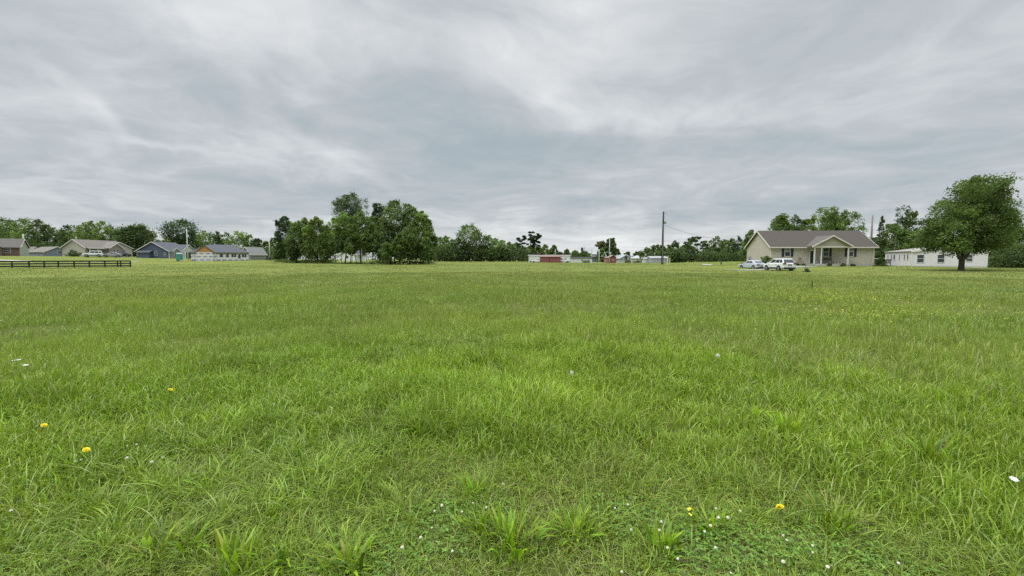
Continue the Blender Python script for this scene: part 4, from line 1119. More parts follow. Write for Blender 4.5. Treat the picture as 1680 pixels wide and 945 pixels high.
H = simple('pale_blue_house', 'low pale blue house with a tan roof between the brick and cream houses', 72, 150, 66, 421, 413.5, 404.5, PBLUE_S, SH_TAN, Cpx=118, W=12, ridge='y', wins=(('front', 76, .9), ('front', 100, 1.6)))
H = simple('white_cottage', 'small white fronted house with dark windows beside the brick house', 49, 158, 80, 420.5, 413, 405, WHITE_S, SH_TAN, Cpx=68, W=7, ridge='y', wins=(('front', 53), ('front', 58), ('front', 63)))
def dark_blue_house():
    H = House('dark_blue_house', 'dark blue sided house with a wide gable and white trim behind the green portable toilet', 'house', 278, 145, 90, 424, Apx=224, L=9.5)
    he = H.h(412); rise = zat(250, 396.5, 145) - H.z0 - he - .1
    H.walls(he, rise, BLUE_S); H.roof(he, rise, SH_GREY, TRIM, oh=.4, og=.35)
    H.win('left', H.fy(227.5), .9, .8, 1.6); H.win('left', H.fy(256.5), .9, .9, 1.6); H.win('left', H.fy(271), .8, .6, 1.2)
    # bump-out with small shed roof on the gable side
    y0, y1 = H.fy(250), H.fy(231)
    H.box('side_porch_wall', BLUE_S, -1.2, y0, -1.2, -.004, y1, 1.9)
    MB().slab([(-1.5, y0 - .3, 2.0), (-1.5, y1 + .3, 2.0), (-.01, y1 + .3, 2.75), (-.01, y0 - .3, 2.75)], .12).build('side_porch_roof', SH_GREY, H.root)
    H.box('corner_board', TRIM, -.05, -.05, 0, .15, .12, he - .05)
    # small entry gable and the white garage gable
    H.walls(he - .1, 1.1, mat('grey_stone', (.2, .2, .21), .9, .2, 5), ridge='y', x0=.2, x1=3.4, y0=-1.0, y1=-.01, name='entry_gable')
    H.roof(he - .1, 1.1, SH_GREY, TRIM, ridge='y', x0=.2, x1=3.4, y0=-1.0, y1=1.2, oh=.3, og=.2, name='entry_roof', back=False)
    for c in (1.3, 2.4): H.win('front', c, .8, .7, 1.5, y=-1.0)
    H.walls(he, 2.3, mat('pale_gable', (.5, .51, .5), .7, .06, 2, bands=(2, .2, .1)), ridge='y', x0=3.8, x1=10.4, y0=-1.2, y1=4, name='garage_gable')
    H.roof(he, 2.3, SH_GREY, TRIM, ridge='y', x0=3.8, x1=10.4, y0=-1.2, y1=4, oh=.35, og=.3, name='garage_roof', back=False)
    H.box('garage_door', DOORG, 5.4, -1.26, 0, 9.2, -1.204, 2.1)
    for xx in (4.4, 9.9): H.box('porch_post', TRIM, xx - .15, -2.2, -.4, xx + .15, -1.9, he - .1)
dark_blue_house()
simple('tan_roof_house', 'small house with a tan roof mostly hidden between the cream and dark blue houses', 212, 168, 90, 423, 413.5, 404.5, GREYS, SH_TAN, W=9, L=12, wins=(('front', 218),))
def wrap_house():
    H = House('unfinished_house', 'unfinished house wrapped in white sheeting with a bare orange gable', 'house', 314, 125, 37, 429.3, Cpx=408, W=9)
    he = H.h(413.2); zr = zat(360, 401, 131) - H.z0; rise = zr - he
    H.walls(he, 0, WRAP, ridge='flat')
    H.box('block_foundation', mat('block', (.42, .41, .37), .9, .1, 3), -.05, -.05, -1.5, H.L + .05, H.W + .05, .35)
    H.roof(he, rise, SH_GREY, GREYS, ridge='hip', oh=.4)
    x0, x1 = H.fx(321), H.fx(350.5); gr = zat(334, 402.5, 126) - H.z0 - he - .1
    H.walls(he, gr, WRAP, ridge='y', x0=x0, x1=x1, y0=-.5, y1=H.W / 2, name='wing_wall')
    xm = (x0 + x1) / 2
    g = MB(); g.loft([[(x0 + .1, -.56, he + .02), (x1 - .1, -.56, he + .02), (xm, -.56, he + gr - .06)], [(x0 + .1, -.503, he + .02), (x1 - .1, -.503, he + .02), (xm, -.503, he + gr - .06)]]); g.build('bare_gable', OSB, H.root)
    H.roof(he, gr, SH_GREY, mat('dark_fascia', (.12, .1, .08)), ridge='y', x0=x0, x1=x1, y0=-.5, y1=H.W / 2, oh=.3, og=.2, name='wing_roof', back=False)
    for c, w, z, h_ in ((363.5, .75, 1.35, 1.1), (373.5, .6, 1.35, 1.1), (382, .6, 1.35, 1.1), (386.3, .5, 1.35, 1.1), (393, .6, .9, 1.4), (399, .55, 1.3, 1.1), (403, .5, 1.3, 1.1)):
        H.box('window_opening', GLASS, H.fx(c) - w / 2, -.012, z, H.fx(c) + w / 2, -.003, z + h_)
    H.box('crawl_opening', SHUT, H.fx(331) - .45, -.075, -.02, H.fx(331) + .45, -.052, .33)
    for c in (355, 376, 392): H.box('foundation_vent', SHUT, H.fx(c) - .15, -.075, .05, H.fx(c) + .15, -.052, .22)
wrap_house()
H = simple('grey_house', 'grey house with a grey roof and dark windows right of the unfinished house', 411, 158, 76, 426.8, 416.5, 405.5, GREYS, SH_LGREY, Apx=396, Cpx=437, wins=(('front', 418, .9, 1.3), ('front', 426, .9, 1.3), ('front', 432, .9, 1.3)))
H = simple('white_house', 'white gabled house seen between the trunks of the grove', 582, 172, 88, 428, 418, 411.5, mat('bright_white_siding', (.72, .73, .72), .7, .05, 2), SH_LGREY, Apx=557, L=12, wins=(('front', 590, 1.0, 1.1), ('left', 570, 1.0, 1.1)))
H.roof(H.h(418), H.h(411.5) - H.h(418), SH_GREY, TRIM, ridge='y', x0=3, x1=8, y0=-1.2, y1=3, name='porch_roof', back=False)

# --- far middle
WH2 = mat('trailer_white', (.58, .60, .60), .6, .08, 1.2)
H = simple('long_trailer_home', 'long white trailer home with a dark roof edge behind the red shed', 868, 178, 0, 430.3, 419.5, 418.6, WH2, SH_LGREY, L=17, W=4.4, cat='trailer home', oh=.1, wins=(('front', 921, .8, .8), ('front', 928, .8, .8)))
H.box('undercarriage', SHUT, .4, -.06, -.3, 3.8, -.02, .55)
H = simple('red_shed', 'long faded red shed standing in front of the long white trailer home', 886, 164, -3, 431.3, 421.5, 419, RED_S, mat('rusty_roof', (.2, .14, .12), .7, .15, 2), RED_S, L=7.8, W=4, cat='shed', oh=.15)
H.box('door_post', SHUT, 3.4, -.04, -.2, 3.6, -.006, 2.0)
H = simple('white_trailer_home', 'white trailer home with a dark roof in the far middle of the view', 938, 186, 0, 430.8, 423.6, 422.2, WH2, SHUT, SHUT, L=8.8, W=4.2, cat='trailer home', oh=.15, wins=(('front', 955, .9, .6), ('front', 958, .5, .6), ('front', 965.5, .9, .6)), wz=.7)
simple('blue_grey_cabin', 'small dark blue grey cabin right of the white trailer with a dark roof', 972, 205, 0, 429.5, 420.5, 417.3, mat('cabin_blue', (.13, .15, .18)), SH_GREY, L=3.0, W=4, cat='cabin', wins=(('front', 976, .7, .7),))
H = simple('red_barn', 'small red barn beside the pale pole in the distance', 1000.5, 168, -2, 431.5, 422, 419, RED_S, mat('barn_roof', (.3, .26, .24)), RED_S, L=2.4, W=5, ridge='y', cat='barn', oh=.12, wins=(('front', 1006, .6, .6),))
H = simple('faded_barn', 'faded pinkish barn front touching the small red barn', 994.5, 170, 0, 431.5, 423, 421.5, PINK_S, MATS['barn_roof'], RED_S, L=1.42, W=4, cat='barn', oh=.05)
simple('grey_roofed_house', 'white house with a light grey roof right of the red barn, the left of three', 1009, 196, -4, 430.5, 423.5, 418.5, WHITE_S, SH_PALE, L=5.2, W=7, wins=(('front', 1013, 1.0), ('front', 1019, 1.3)), group='far pale houses')
simple('grey_roofed_house', 'grey gabled house in the middle of the three far pale houses', 1017, 188, -2, 430.5, 424, 418, mat('pale_grey_siding', (.36, .38, .40)), SH_PALE, L=5.6, W=7, ridge='y', wins=(('front', 1027, 1.4, 1.7), ('front', 1034, 1.0, 1.5)), group='far pale houses')
simple('pale_hip_house', 'pale cream house with a light roof, the right of three far pale houses', 1037, 184, -2, 430.7, 423.5, 418.8, mat('pale_cream', (.55, .55, .5)), SH_PALE, L=5.6, W=6, ridge='hip', group='far pale houses')
simple('grey_shed', 'long low light grey shed behind the dark utility pole', 1069, 152, -2, 431.8, 423.4, 420.8, mat('shed_grey', (.33, .34, .38), .6, .05, 1), mat('shed_roof', (.3, .3, .32)), L=5.4, W=6, cat='shed', oh=.15)
simple('white_lean_to', 'low white lean to at the left end of the light grey shed', 1058.5, 156, 0, 431.5, 424.5, 423.2, mat('off_white_siding', (.5, .5, .5)), SH_PALE, L=2.4, W=4, cat='shed', oh=.1, wins=(('front', 1063, .5, .6),))

# ------------------------------------------------------------------ poles and wires
def pole(px, D, top, base, r0, m, label, name='utility_pole', extras=(), group=None):
    x = at(px, base, D)[0]; zb = zat(px, base, D); zt = zat(px, top, D); h = zt - zb
    r_ = empty(name, (x, D, zb), 0, label, 'pole', group)
    MB().tube([(0, 0, -.6), (0, 0, h * .5), (.01, 0, h)], [r0 * 1.15, r0, r0 * .75], 10).build('shaft', m, r_, smooth=True)
    return r_, h
WOOD = mat('creosoted_wood', (.045, .036, .03), .9, .2, 5)
WOODG = mat('weathered_wood', (.2, .185, .165), .9, .15, 5)
GALV = mat('galvanised', (.42, .44, .44), .5, .08, 4, .3)
PALEP = mat('pale_pole', (.5, .52, .5), .7, .08, 3)
PW = mat('painted_white', (.75, .75, .7), .6, .05, 3)
r_, h = pole(1086.5, 86, 347, 433.8, .19, WOOD, 'tall dark wooden utility pole with a transformer, in the centre right')
s = 86 / F
MB().tube([(.38, 0, h - 2.4), (.38, 0, h - 1.62)], .22, 12).build('transformer', GALV, r_, smooth=True)
MB().tube([(.38, 0, h - 1.615), (.38, 0, h - 1.2)], [.06, .03], 8).build('bushing', GALV, r_)
MB().tube([(.1, 0, h - .25), (.55, 0, h - .45), (.68, 0, h - .2)], .035, 6).tube([(.6, 0, h - .5), (.6, 0, h - .2)], .06, 8).build('cutout_bracket', GALV, r_)
MB().box(.13, -.04, h - 2.3, .2, .04, h - 1.8).build('transformer_bracket', GALV, r_)
MB().tube([(-.02, -.2, .2), (-.02, -.2, h - 2.5)], .03, 6).build('conduit', GALV, r_)
# service drop to the house
p0 = Vector((r_.location.x + .35, 86, r_.location.z + h - 2.7)); e_x, e_y = on_house(TH_, .2, TH_.W * .6)
p1 = Vector((e_x, e_y, TH_.z0 + 4.2))
pts = []
for i in range(25):
    t = i / 24; q = p0.lerp(p1, t); q.z -= 1.0 * 4 * t * (1 - t); pts.append(q)
w = MB().tube(pts, .018, 5).build('power_cable', SHUT); tag(w, 'thin sagging cable from the dark utility pole to the tan house', 'cable')
# yellow marker and small white post beside the pole
def post(px, base, top, D, wpx, m, name, label, cat='post', cap=None):
    x = at(px, base, D)[0]; zb = zat(px, base, D); h = zat(px, top, D) - zb; w = wpx * D / F / 2
    o = MB().box(-w, -w, -.4, w, w, h).build(name, m, bevel=w * .3); o.location = (x, D, zb); tag(o, label, cat)
    return o, h
post(1095.3, 436.5, 420.5, 84, 1.5, mat('pale_yellow', (.55, .56, .30), .6, .06, 2), 'marker_post', 'pale yellow marker post just right of the dark utility pole')
post(1098.5, 436.2, 423.5, 84, 1.3, mat('pale_yellow2', (.50, .52, .34), .6, .06, 2), 'marker_post', 'shorter pale post at the right of the yellow marker post')
pole(1427.5, 96, 353, 428, .2, WOODG, 'bare weathered wooden pole behind the right end of the tan house')
r2, h2 = pole(308.6, 136, 375.5, 425.5, .17, PALEP, 'slim pale utility pole right of the dark blue house')
MB().box(-.9, -.05, h2 - .7, .9, .05, h2 - .58).build('crossarm', PALEP, r2)
MB().tube([(.35, 0, h2 - 2.6), (.35, 0, h2 - 1.8)], .2, 10).build('transformer', PALEP, r2)
pole(442.5, 150, 393.5, 420, .16, PALEP, 'slim pale pole right of the grey house at the left of the grove')
pole(480.7, 145, 404, 425, .14, PALEP, 'thin pale pole seen through the left trees of the grove')
pole(39, 150, 384, 400, .25, PALEP, 'short pale pole top behind the brick house')
r3, h3 = pole(999.6, 160, 390.5, 431.5, .13, PALEP, 'slim pale pole in front of the tall dark distant tree')
MB().tube([(.35, 0, h3 * .36), (.35, 0, h3 * .36 + .7)], .2, 8).build('meter_box', PALEP, r3)
pole(982.8, 178, 409, 431, .14, PALEP, 'thin pale pole left of the small red barn')
pole(970.8, 215, 408, 425, .12, WOODG, 'thin grey pole above the white trailer with a dark roof')
pole(958.5, 230, 404, 420, .12, WOODG, 'thin grey pole beside the small pointed dark tree')
pole(911, 172, 408.5, 420, .13, PALEP, 'thin pale pole rising over the red shed')
# thin steel post with a sapling in the lawn
post(1321.3, 447.5, 431.5, 53, .9, mat('steel_post', (.16, .17, .16), .6, .1, 4), 'steel_post', 'thin grey steel post in the lawn in front of the tan house')
shrub(1324, 448.5, 440, 5, 53, 'small weedy sapling at the foot of the thin steel post', 'blue', .5, 'sapling', 'sapling')
x, y = ground_hit(1332, 474.5)
o = MB().tube([(0, 0, -.05), (.01, 0, .18), (0, .01, .34)], [.02, .022, .012], 7).build('wooden_stake', WOOD); o.location = (x, y, g1(x, y) + .1); tag(o, 'short dark stake in the meadow in front of the tan house', 'stake')

# ------------------------------------------------------------------ fence
FB = mat('black_fence_paint', (.016, .018, .022), .6, .15, 4)
def fence():
    A = Vector(at(-45, 425, 67.0)); B = Vector(at(213.5, 425, 72.0))
    za = zat(-45, 439.8, 67); zb = zat(213.5, 438.2, 72)
    A.z, B.z = za, zb
    hh = zat(213, 428.0, 72) - zb
    r_ = empty('rail_fence', A, math.atan2(B.y - A.y, B.x - A.x), 'black wooden rail fence at the left side of the field', 'fence')
    Ln = math.hypot(B.x - A.x, B.y - A.y)
    pxs = [213.5, 197.5, 192.5, 171.5, 146, 121, 95, 72, 47, 19, -5, -30, -45]
    ks = []
    for p in pxs:
        k = at(p, 425, 1)[0]; d = (B - A)
        t = (k * A.y - A.x) / (d.x - k * d.y) ; ks.append(t * Ln)
    for t in ks:
        zz = (zb - za) * t / Ln
        MB().box(t - .07, -.07, zz - .5, t + .07, .07, zz + hh + .06).build('post', FB, r_)
    for j, hz in enumerate((.22, .60, .98)):
        z = hh * hz
        MB().add([(0, -.1, z - .13), (Ln, -.1, zb - za + z - .1), (Ln, -.072, zb - za + z - .1), (0, -.072, z - .1), (0, -.1, z + .1), (Ln, -.1, zb - za + z + .1), (Ln, -.072, zb - za + z + .1), (0, -.072, z + .1)],
                 [(3, 2, 1, 0), (4, 5, 6, 7), (0, 1, 5, 4), (1, 2, 6, 5), (2, 3, 7, 6), (3, 0, 4, 7)]).build('rail', FB, r_)
fence()

# light gravel lane behind the fence and drive near the dark blue house
def strip(name, pts, w, m, lift=.03):
    V = []; Fs = []
    P = [np.array(p) for p in pts]
    fine = []
    for i in range(len(P) - 1):
        for k in range(12): fine.append(P[i] + (P[i + 1] - P[i]) * k / 12)
    fine.append(P[-1])
    b = MB()
    for i, p in enumerate(fine):
        d = fine[min(i + 1, len(fine) - 1)] - fine[max(i - 1, 0)]; d /= np.linalg.norm(d); n = np.array([-d[1], d[0]])
        for sgn in (-1, 1):
            q = p + n * w / 2 * sgn; V.append((q[0], q[1], g1(q[0], q[1]) + lift))
    for i in range(len(fine) - 1): Fs.append((2 * i, 2 * i + 2, 2 * i + 3, 2 * i + 1))
    o = b.add(V, Fs).build(name, m); tag(o, kind='structure')
GRV = mat('pale_gravel', (.42, .41, .36), .95, .12, 2)
strip('lane', [at(-60, 425, 98)[:2], at(60, 425, 100)[:2], at(150, 425, 106)[:2], at(230, 425, 118)[:2]], 2.6, GRV)
strip('driveway', [at(190, 425, 133)[:2], at(228, 425, 138)[:2]], 4.0, mat('pale_concrete', (.55, .54, .48), .9, .08, 2))
strip('road', [at(860, 425, 172)[:2], at(1000, 425, 176)[:2], at(1120, 425, 164)[:2]], 3.5, GRV)
strip('path', [at(1205, 425, 60)[:2], at(1262, 425, 66)[:2], at(1330, 425, 68.5)[:2]], 3.2, mat('drive_gravel', (.25, .25, .2), .95, .15, 3), .03)

# ------------------------------------------------------------------ cars
def wheel(root, x, y, r_, m_rim):
    b = MB().tube([(x, y - .11, r_), (x, y + .11, r_)], r_, 24); o = b.build('wheel', mat('tyre', (.02, .02, .02), .85, .1, 8), root, smooth=False)
    sg = 1 if y > 0 else -1
    yo = y + sg * .112
    b = MB()
    b.tube([(x, yo - .003, r_), (x, yo + sg * .012, r_)], r_ * .62, 20)
    o2 = b.build('rim', m_rim, o)
    b = MB()
    for k in range(5):
        a = k * 1.2566 + .3; a2 = a + .5
        p = lambda rr, aa: (x + rr * math.cos(aa), yo + sg * .015, r_ + rr * math.sin(aa))
        b.quad(p(r_ * .2, a), p(r_ * .55, a), p(r_ * .55, a2), p(r_ * .2, a2))
    b.build('rim_gap', MATS['tyre'], o)
def car(name, label, cat, loc, heading, P, paint, glass):
    """x forward, y left. P: dict of dimensions"""
    root = empty(name, loc, heading, label, cat)
    L, W, hb, ht = P['L'], P['W'], P['belt'], P['H']
    hw = W / 2; gc = P['clear']
    # lower body: stations (x, halfwidth, zbottom, zshoulder, ztop)
    st = P['st']
    rings = []
    for (x, w, z0, z1, z2) in st:
        rings.append([(x, -w * .9, z0), (x, -w, z0 + .14), (x, -w, z1), (x, -w * .93, z2), (x, w * .93, z2), (x, w, z1), (x, w, z0 + .14), (x, w * .9, z0)])
    MB().loft(rings).build('body', paint, root, smooth=False, bevel=.05)
    # cabin
    (xr_b, xf_b, xr_t, xf_t) = P['cab']; wb, wt = hw * .93, hw * P.get('wt', .72); zb, zt = hb - .01, ht
    xm_r, xm_f = xr_t, xf_t
    c = MB().loft([[(xr_b, -wb, zb), (xf_b, -wb, zb), (xf_b, wb, zb), (xr_b, wb, zb)], [(xr_t, -wt, zt - .05), (xf_t, -wt, zt - .05), (xf_t, wt, zt - .05), (xr_t, wt, zt - .05)], [(xr_t + .1, -wt * .85, zt), (xf_t - .15, -wt * .85, zt), (xf_t - .15, wt * .85, zt), (xr_t + .1, wt * .85, zt)]])
    c.build('cabin', paint, root, bevel=.05)
    def side(sg, s0, s1, t0, t1, nm='side_window'):
        A = Vector((xr_b, sg * wb, zb)); B = Vector((xf_b, sg * wb, zb)); Cc = Vector((xf_t, sg * wt, zt - .05)); Dd = Vector((xr_t, sg * wt, zt - .05))
        f = lambda s, t: A.lerp(B, s).lerp(Dd.lerp(Cc, s), t) + Vector((0, sg * .012, .004))
        b = MB().quad(f(s0, t0), f(s1, t0), f(s1, t1), f(s0, t1))
        b.build(nm, glass, root)
    for sg in (-1, 1):
        for s0, s1 in P['wins']: side(sg, s0, s1, .14, .88)
    def endw(x0, x1, off, nm, m_, t0=.12, t1=.9, k=.88):
        A = Vector((x0, -wb * k, zb)); B = Vector((x0, wb * k, zb)); Cc = Vector((x1, wt * k, zt - .05)); Dd = Vector((x1, -wt * k, zt - .05))
        f = lambda s, t: A.lerp(B, s).lerp(Dd.lerp(Cc, s), t) + Vector((off, 0, .008))
        MB().quad(f(0, t0), f(1, t0), f(1, t1), f(0, t1)).build(nm, m_, root)
    endw(xr_b, xr_t, -.014, 'rear_window', glass); endw(xf_b, xf_t, .014, 'windscreen', glass)
    rim = mat('alloy', (.38, .39, .41), .35, .05, 4, .6)
    for x in P['axles']:
        for sg in (-1, 1):
            # dark arch, then wheel
            b = MB().tube([(x, sg * (hw - .03), P['r'] + .02), (x, sg * (hw + .004), P['r'] + .02)], P['r'] * 1.2, 24); b.build('wheel_arch', SHUT, root)
            wheel(root, x, sg * (hw - .095), P['r'], rim)
    xr = st[0][0]
    lm = mat('tail_lamp_red', (.16, .02, .02), .25, .05, 3)
    for sg in (-1, 1):
        tl = P['tail']
        MB().box(xr - .025, sg * hw * tl[0] - (.0 if sg > 0 else 0), tl[2], xr + .12, sg * hw * tl[1], tl[3]).build('tail_light', lm, root)
        MB().box(st[-1][0] - .1, sg * hw * .55, .62, st[-1][0] + .012, sg * hw * .9, .74).build('headlight', mat('headlamp', (.5, .52, .55), .15, .02, 2), root)
        MB().box(xf_b - .35, sg * (hw + .02), hb + .02, xf_b - .18, sg * (hw + .18), hb + .16).build('mirror', paint, root)
        MB().box(xr_b + (xf_b - xr_b) * .42, sg * (hw + .004), hb - .2, xr_b + (xf_b - xr_b) * .42 + .16, sg * (hw + .025), hb - .16).build('door_handle', SHUT, root)
    MB().box(xr - .03, -hw * .84, gc - .04, xr + .25, hw * .84, gc + .22).build('rear_bumper', SHUT, root, bevel=.02)
    MB().box(xr - .035, -.26, P['plate'], xr - .005, .26, P['plate'] + .15).build('number_plate', mat('plate', (.10, .10, .11), .5, .05, 3), root)
    MB().box(st[1][0], -hw * .86, gc - .05, st[-2][0], hw * .86, gc + .06).build('underbody', SHUT, root)
    if P.get('clad'):
        for sg in (-1, 1): MB().box(-1.0, sg * (hw + .002), gc + .02, .95, sg * (hw + .02), gc + .2).build('sill_cladding', SHUT, root)
    return root
WHT = mat('white_car_paint', (.62, .64, .63), .25, .03, 2, spec=.5)
BLU = mat('pale_blue_car_paint', (.42, .46, .51), .28, .03, 2, spec=.5)
CGL = mat('car_glass', (.05, .06, .07), .08, .05, 2, spec=.7)
CGL2 = mat('car_glass_dark', (.012, .012, .016), .15, .05, 2, spec=.5)
SUV = dict(L=4.6, W=1.86, belt=1.08, H=1.7, clear=.3, r=.36, axles=(-1.32, 1.34), cab=(-2.22, 1.05, -1.8, .25), wt=.74,
           st=[(-2.3, .80, .42, .85, .98), (-2.24, .9, .36, .92, 1.06), (-1.9, .93, .3, .98, 1.09), (0, .93, .28, .97, 1.08), (1.0, .93, .28, .93, 1.06), (1.7, .91, .3, .86, .97), (2.15, .86, .34, .76, .86), (2.3, .72, .42, .66, .74)],
           wins=((.06, .24), (.28, .56), (.60, .92)), tail=(.56, .98, .92, 1.12), plate=.78, clad=True)
SED = dict(L=4.7, W=1.82, belt=.94, H=1.45, clear=.24, r=.33, axles=(-1.42, 1.36), cab=(-1.85, 1.05, -1.05, .2), wt=.7,
           st=[(-2.35, .76, .36, .78, .9), (-2.28, .87, .3, .84, .94), (-1.9, .91, .24, .86, .95), (0, .91, .22, .84, .94), (1.0, .91, .22, .82, .93), (1.7, .89, .24, .74, .84), (2.15, .84, .28, .62, .74), (2.35, .7, .36, .54, .64)],
           wins=((.2, .52), (.56, .88)), tail=(.5, .98, .7, .86), plate=.55)
VAN = dict(SUV, L=4.9)
# white suv: rear faces the viewer, turned away to the left
cx, cy = at(1277.5, 440, 60.5)[:2]
car('white_suv', 'white sport utility car parked with its rear and left side showing', 'car', (cx, cy, zat(1290, 444.8, 58.6)), R(92), SUV, WHT, CGL2)
cx, cy = at(1234, 440, 68.5)[:2]
car('pale_blue_sedan', 'pale blue sedan parked behind the left of the white car', 'car', (cx, cy, zat(1240, 442.6, 66.5)), R(97), SED, BLU, CGL)
cx, cy = at(153, 420, 127)[:2]
car('white_van', 'white high roofed car parked in front of the cream house porch', 'car', (cx, cy, zat(153, 421.5, 127)), R(215), dict(SUV, H=1.8), WHT, CGL2)
cx, cy = at(184, 420, 130)[:2]
car('silver_car', 'silver car parked before the stone gable of the cream house', 'car', (cx, cy, zat(184, 421.6, 130)), R(215), SED, mat('silver_paint', (.3, .31, .32), .3, .03, 2), CGL2)
cx, cy = at(199, 420, 134)[:2]
car('black_car', 'black car parked at the right corner of the cream house', 'car', (cx, cy, zat(199, 421.8, 134)), R(220), SED, mat('black_paint', (.02, .02, .022), .3, .03, 2), CGL2)
cx, cy = at(448, 425, 146)[:2]
car('dark_pickup', 'dark car parked right of the grey house near the grove', 'car', (cx, cy, zat(448, 427.5, 146)), R(200), SUV, mat('charcoal_paint', (.04, .04, .045), .3, .03, 2), CGL2)
cx, cy = at(924.5, 428, 166)[:2]
car('small_white_car', 'small white car right of the red shed in the distance', 'car', (cx, cy, zat(924.5, 431, 166)), R(185), SED, WHT, CGL2)
cx, cy = at(882, 428, 168)[:2]
car('white_car', 'white car at the left end of the red shed in the distance', 'car', (cx, cy, zat(882, 430.8, 168)), R(160), SED, WHT, CGL2)

# ------------------------------------------------------------------ portable toilet
def toilet():
    D = 125; px = 294.8
    x = at(px, 428, D)[0]; zb = zat(px, 428.6, D)
    r_ = empty('portable_toilet', (x, D, zb), R(35), 'teal green portable toilet with a pale roof left of the unfinished house', 'portable toilet')
    TG = mat('teal_plastic', (.05, .24, .2), .5, .05, 3)
    MB().box(-.72, -.72, .12, .72, .72, 2.1).build('cabin', TG, r_, bevel=.06)
    b = MB().loft([[(-.76, -.76, 2.104), (.76, -.76, 2.104), (.76, .76, 2.104), (-.76, .76, 2.104)], [(-.7, -.7, 2.28), (.7, -.7, 2.28), (.7, .7, 2.28), (-.7, .7, 2.28)], [(-.4, -.4, 2.42), (.4, -.4, 2.42), (.4, .4, 2.42), (-.4, .4, 2.42)]]); b.build('roof', mat('pale_teal', (.35, .5, .47), .5, .05, 3), r_)
    d = MB().box(-.42, -.75, .2, .42, -.722, 1.95).build('door', mat('teal_door', (.06, .28, .24), .5, .05, 3), r_); MB().box(.28, -.79, 1.0, .36, -.752, 1.15).build('handle', SHUT, d)
    MB().box(-.74, -.74, -.5, .74, .74, .116).build('skid', SHUT, r_)
toilet()

# ------------------------------------------------------------------ odds and ends
# white flat panel lying in the field near the pole
x, y, z = at(1160, 436.3, 92)
o = MB().loft([[(-1.0, -.5, .08), (1.0, -.5, .02), (1.0, .5, .12), (-1.0, .5, .2)], [(-1.0, -.5, .16), (1.0, -.5, .08), (1.0, .5, .2), (-1.0, .5, .3)]]).build('white_board', GALV, bevel=.02); o.location = (x, y, g1(x, y)); tag(o, 'white board lying in the grass right of the dark utility pole', 'board')
x, y, z = at(1183, 435.5, 92)
o = MB().tube([(0, 0, -.2), (0, 0, .5), (.02, 0, .62)], [.12, .12, .04], 8).build('black_stake', SHUT); o.location = (x, y, g1(x, y)); tag(o, 'small black stub standing right of the white board', 'stub')
# lumber pile beside the toilet
x, y, z = at(303, 428.6, 122)
b = MB()
for i in range(4): b.box(-1.2 + i * .03, -.3 + i * .17, .02, 1.2 + i * .04, -.17 + i * .17, .16)
for i in range(3): b.box(-1.15, -.26 + i * .17, .165, 1.1, -.12 + i * .17, .3)
o = b.build('lumber_pile', mat('fresh_lumber', (.55, .42, .25), .8, .1, 4)); o.location = (x, y, z); tag(o, 'small pile of fresh boards beside the portable toilet', 'lumber pile')
# bird ornament by the gable of the tan house
x, y = at(1229.5, 430, 71)[:2]; zb = zat(1229.5, 433.5, 71)
r_ = empty('garden_whirligig', (x, y, zb), 0, 'garden ornament on a stick against the left wall of the tan house', 'garden ornament')
MB().tube([(0, 0, -.3), (0, 0, 1.0)], .03, 6).build('stick', SHUT, r_)
b = MB()
for k in range(5):
    a = k * 1.2566; c, s_ = math.cos(a), math.sin(a)
    b.slab([(0, -.03, 1.0), (c * .32 - s_ * .1, -.04, 1.0 + s_ * .32 + c * .1), (c * .38, -.03, 1.0 + s_ * .38), (c * .3 + s_ * .06, -.02, 1.0 + s_ * .3 - c * .06)], .02)
b.build('vanes', mat('faded_blue', (.1, .1, .25)), r_)
MB().box(-.2, -.1, .0, .2, .1, .45).build('planter', mat('terracotta_pink', (.4, .22, .2)), r_)
# white box and wreck near the red shed
x, y = at(929, 429, 168)[:2]
# pampas / bush beside road in the middle
shrub(962, 431, 427.5, 8, 178, 'low bush in front of the white trailer with a dark roof', 'mid')
shrub(1030, 431.2, 427.5, 7, 175, 'low hedge before the middle far pale house', 'dark')
shrub(1046, 431.2, 428.5, 8, 175, 'low hedge before the pale cream far house', 'dark')

# ------------------------------------------------------------------ camera
cam = bpy.data.cameras.new('Camera'); co = bpy.data.objects.new('Camera', cam); col.objects.link(co)
cam.sensor_width = 36; cam.sensor_fit = 'HORIZONTAL'; cam.lens = F / 1680 * 36
cam.clip_start = .05; cam.clip_end = 6000
co.location = (0, 0, CAMZ); co.rotation_euler = (math.pi / 2 - TH, 0, 0)
scene.camera = co

# ------------------------------------------------------------------ light
SUN_EL, SUN_AZ = 55, -110      # azimuth from +Y towards +X
sd = Vector((math.sin(R(SUN_AZ)) * math.cos(R(SUN_EL)), math.cos(R(SUN_AZ)) * math.cos(R(SUN_EL)), math.sin(R(SUN_EL))))
sun = bpy.data.lights.new('Sun', 'SUN'); so = bpy.data.objects.new('Sun', sun); col.objects.link(so)
sun.energy = 1.5; sun.angle = R(25); sun.color = (1.0, .97, .92)
so.rotation_euler = sd.to_track_quat('Z', 'Y').to_euler()

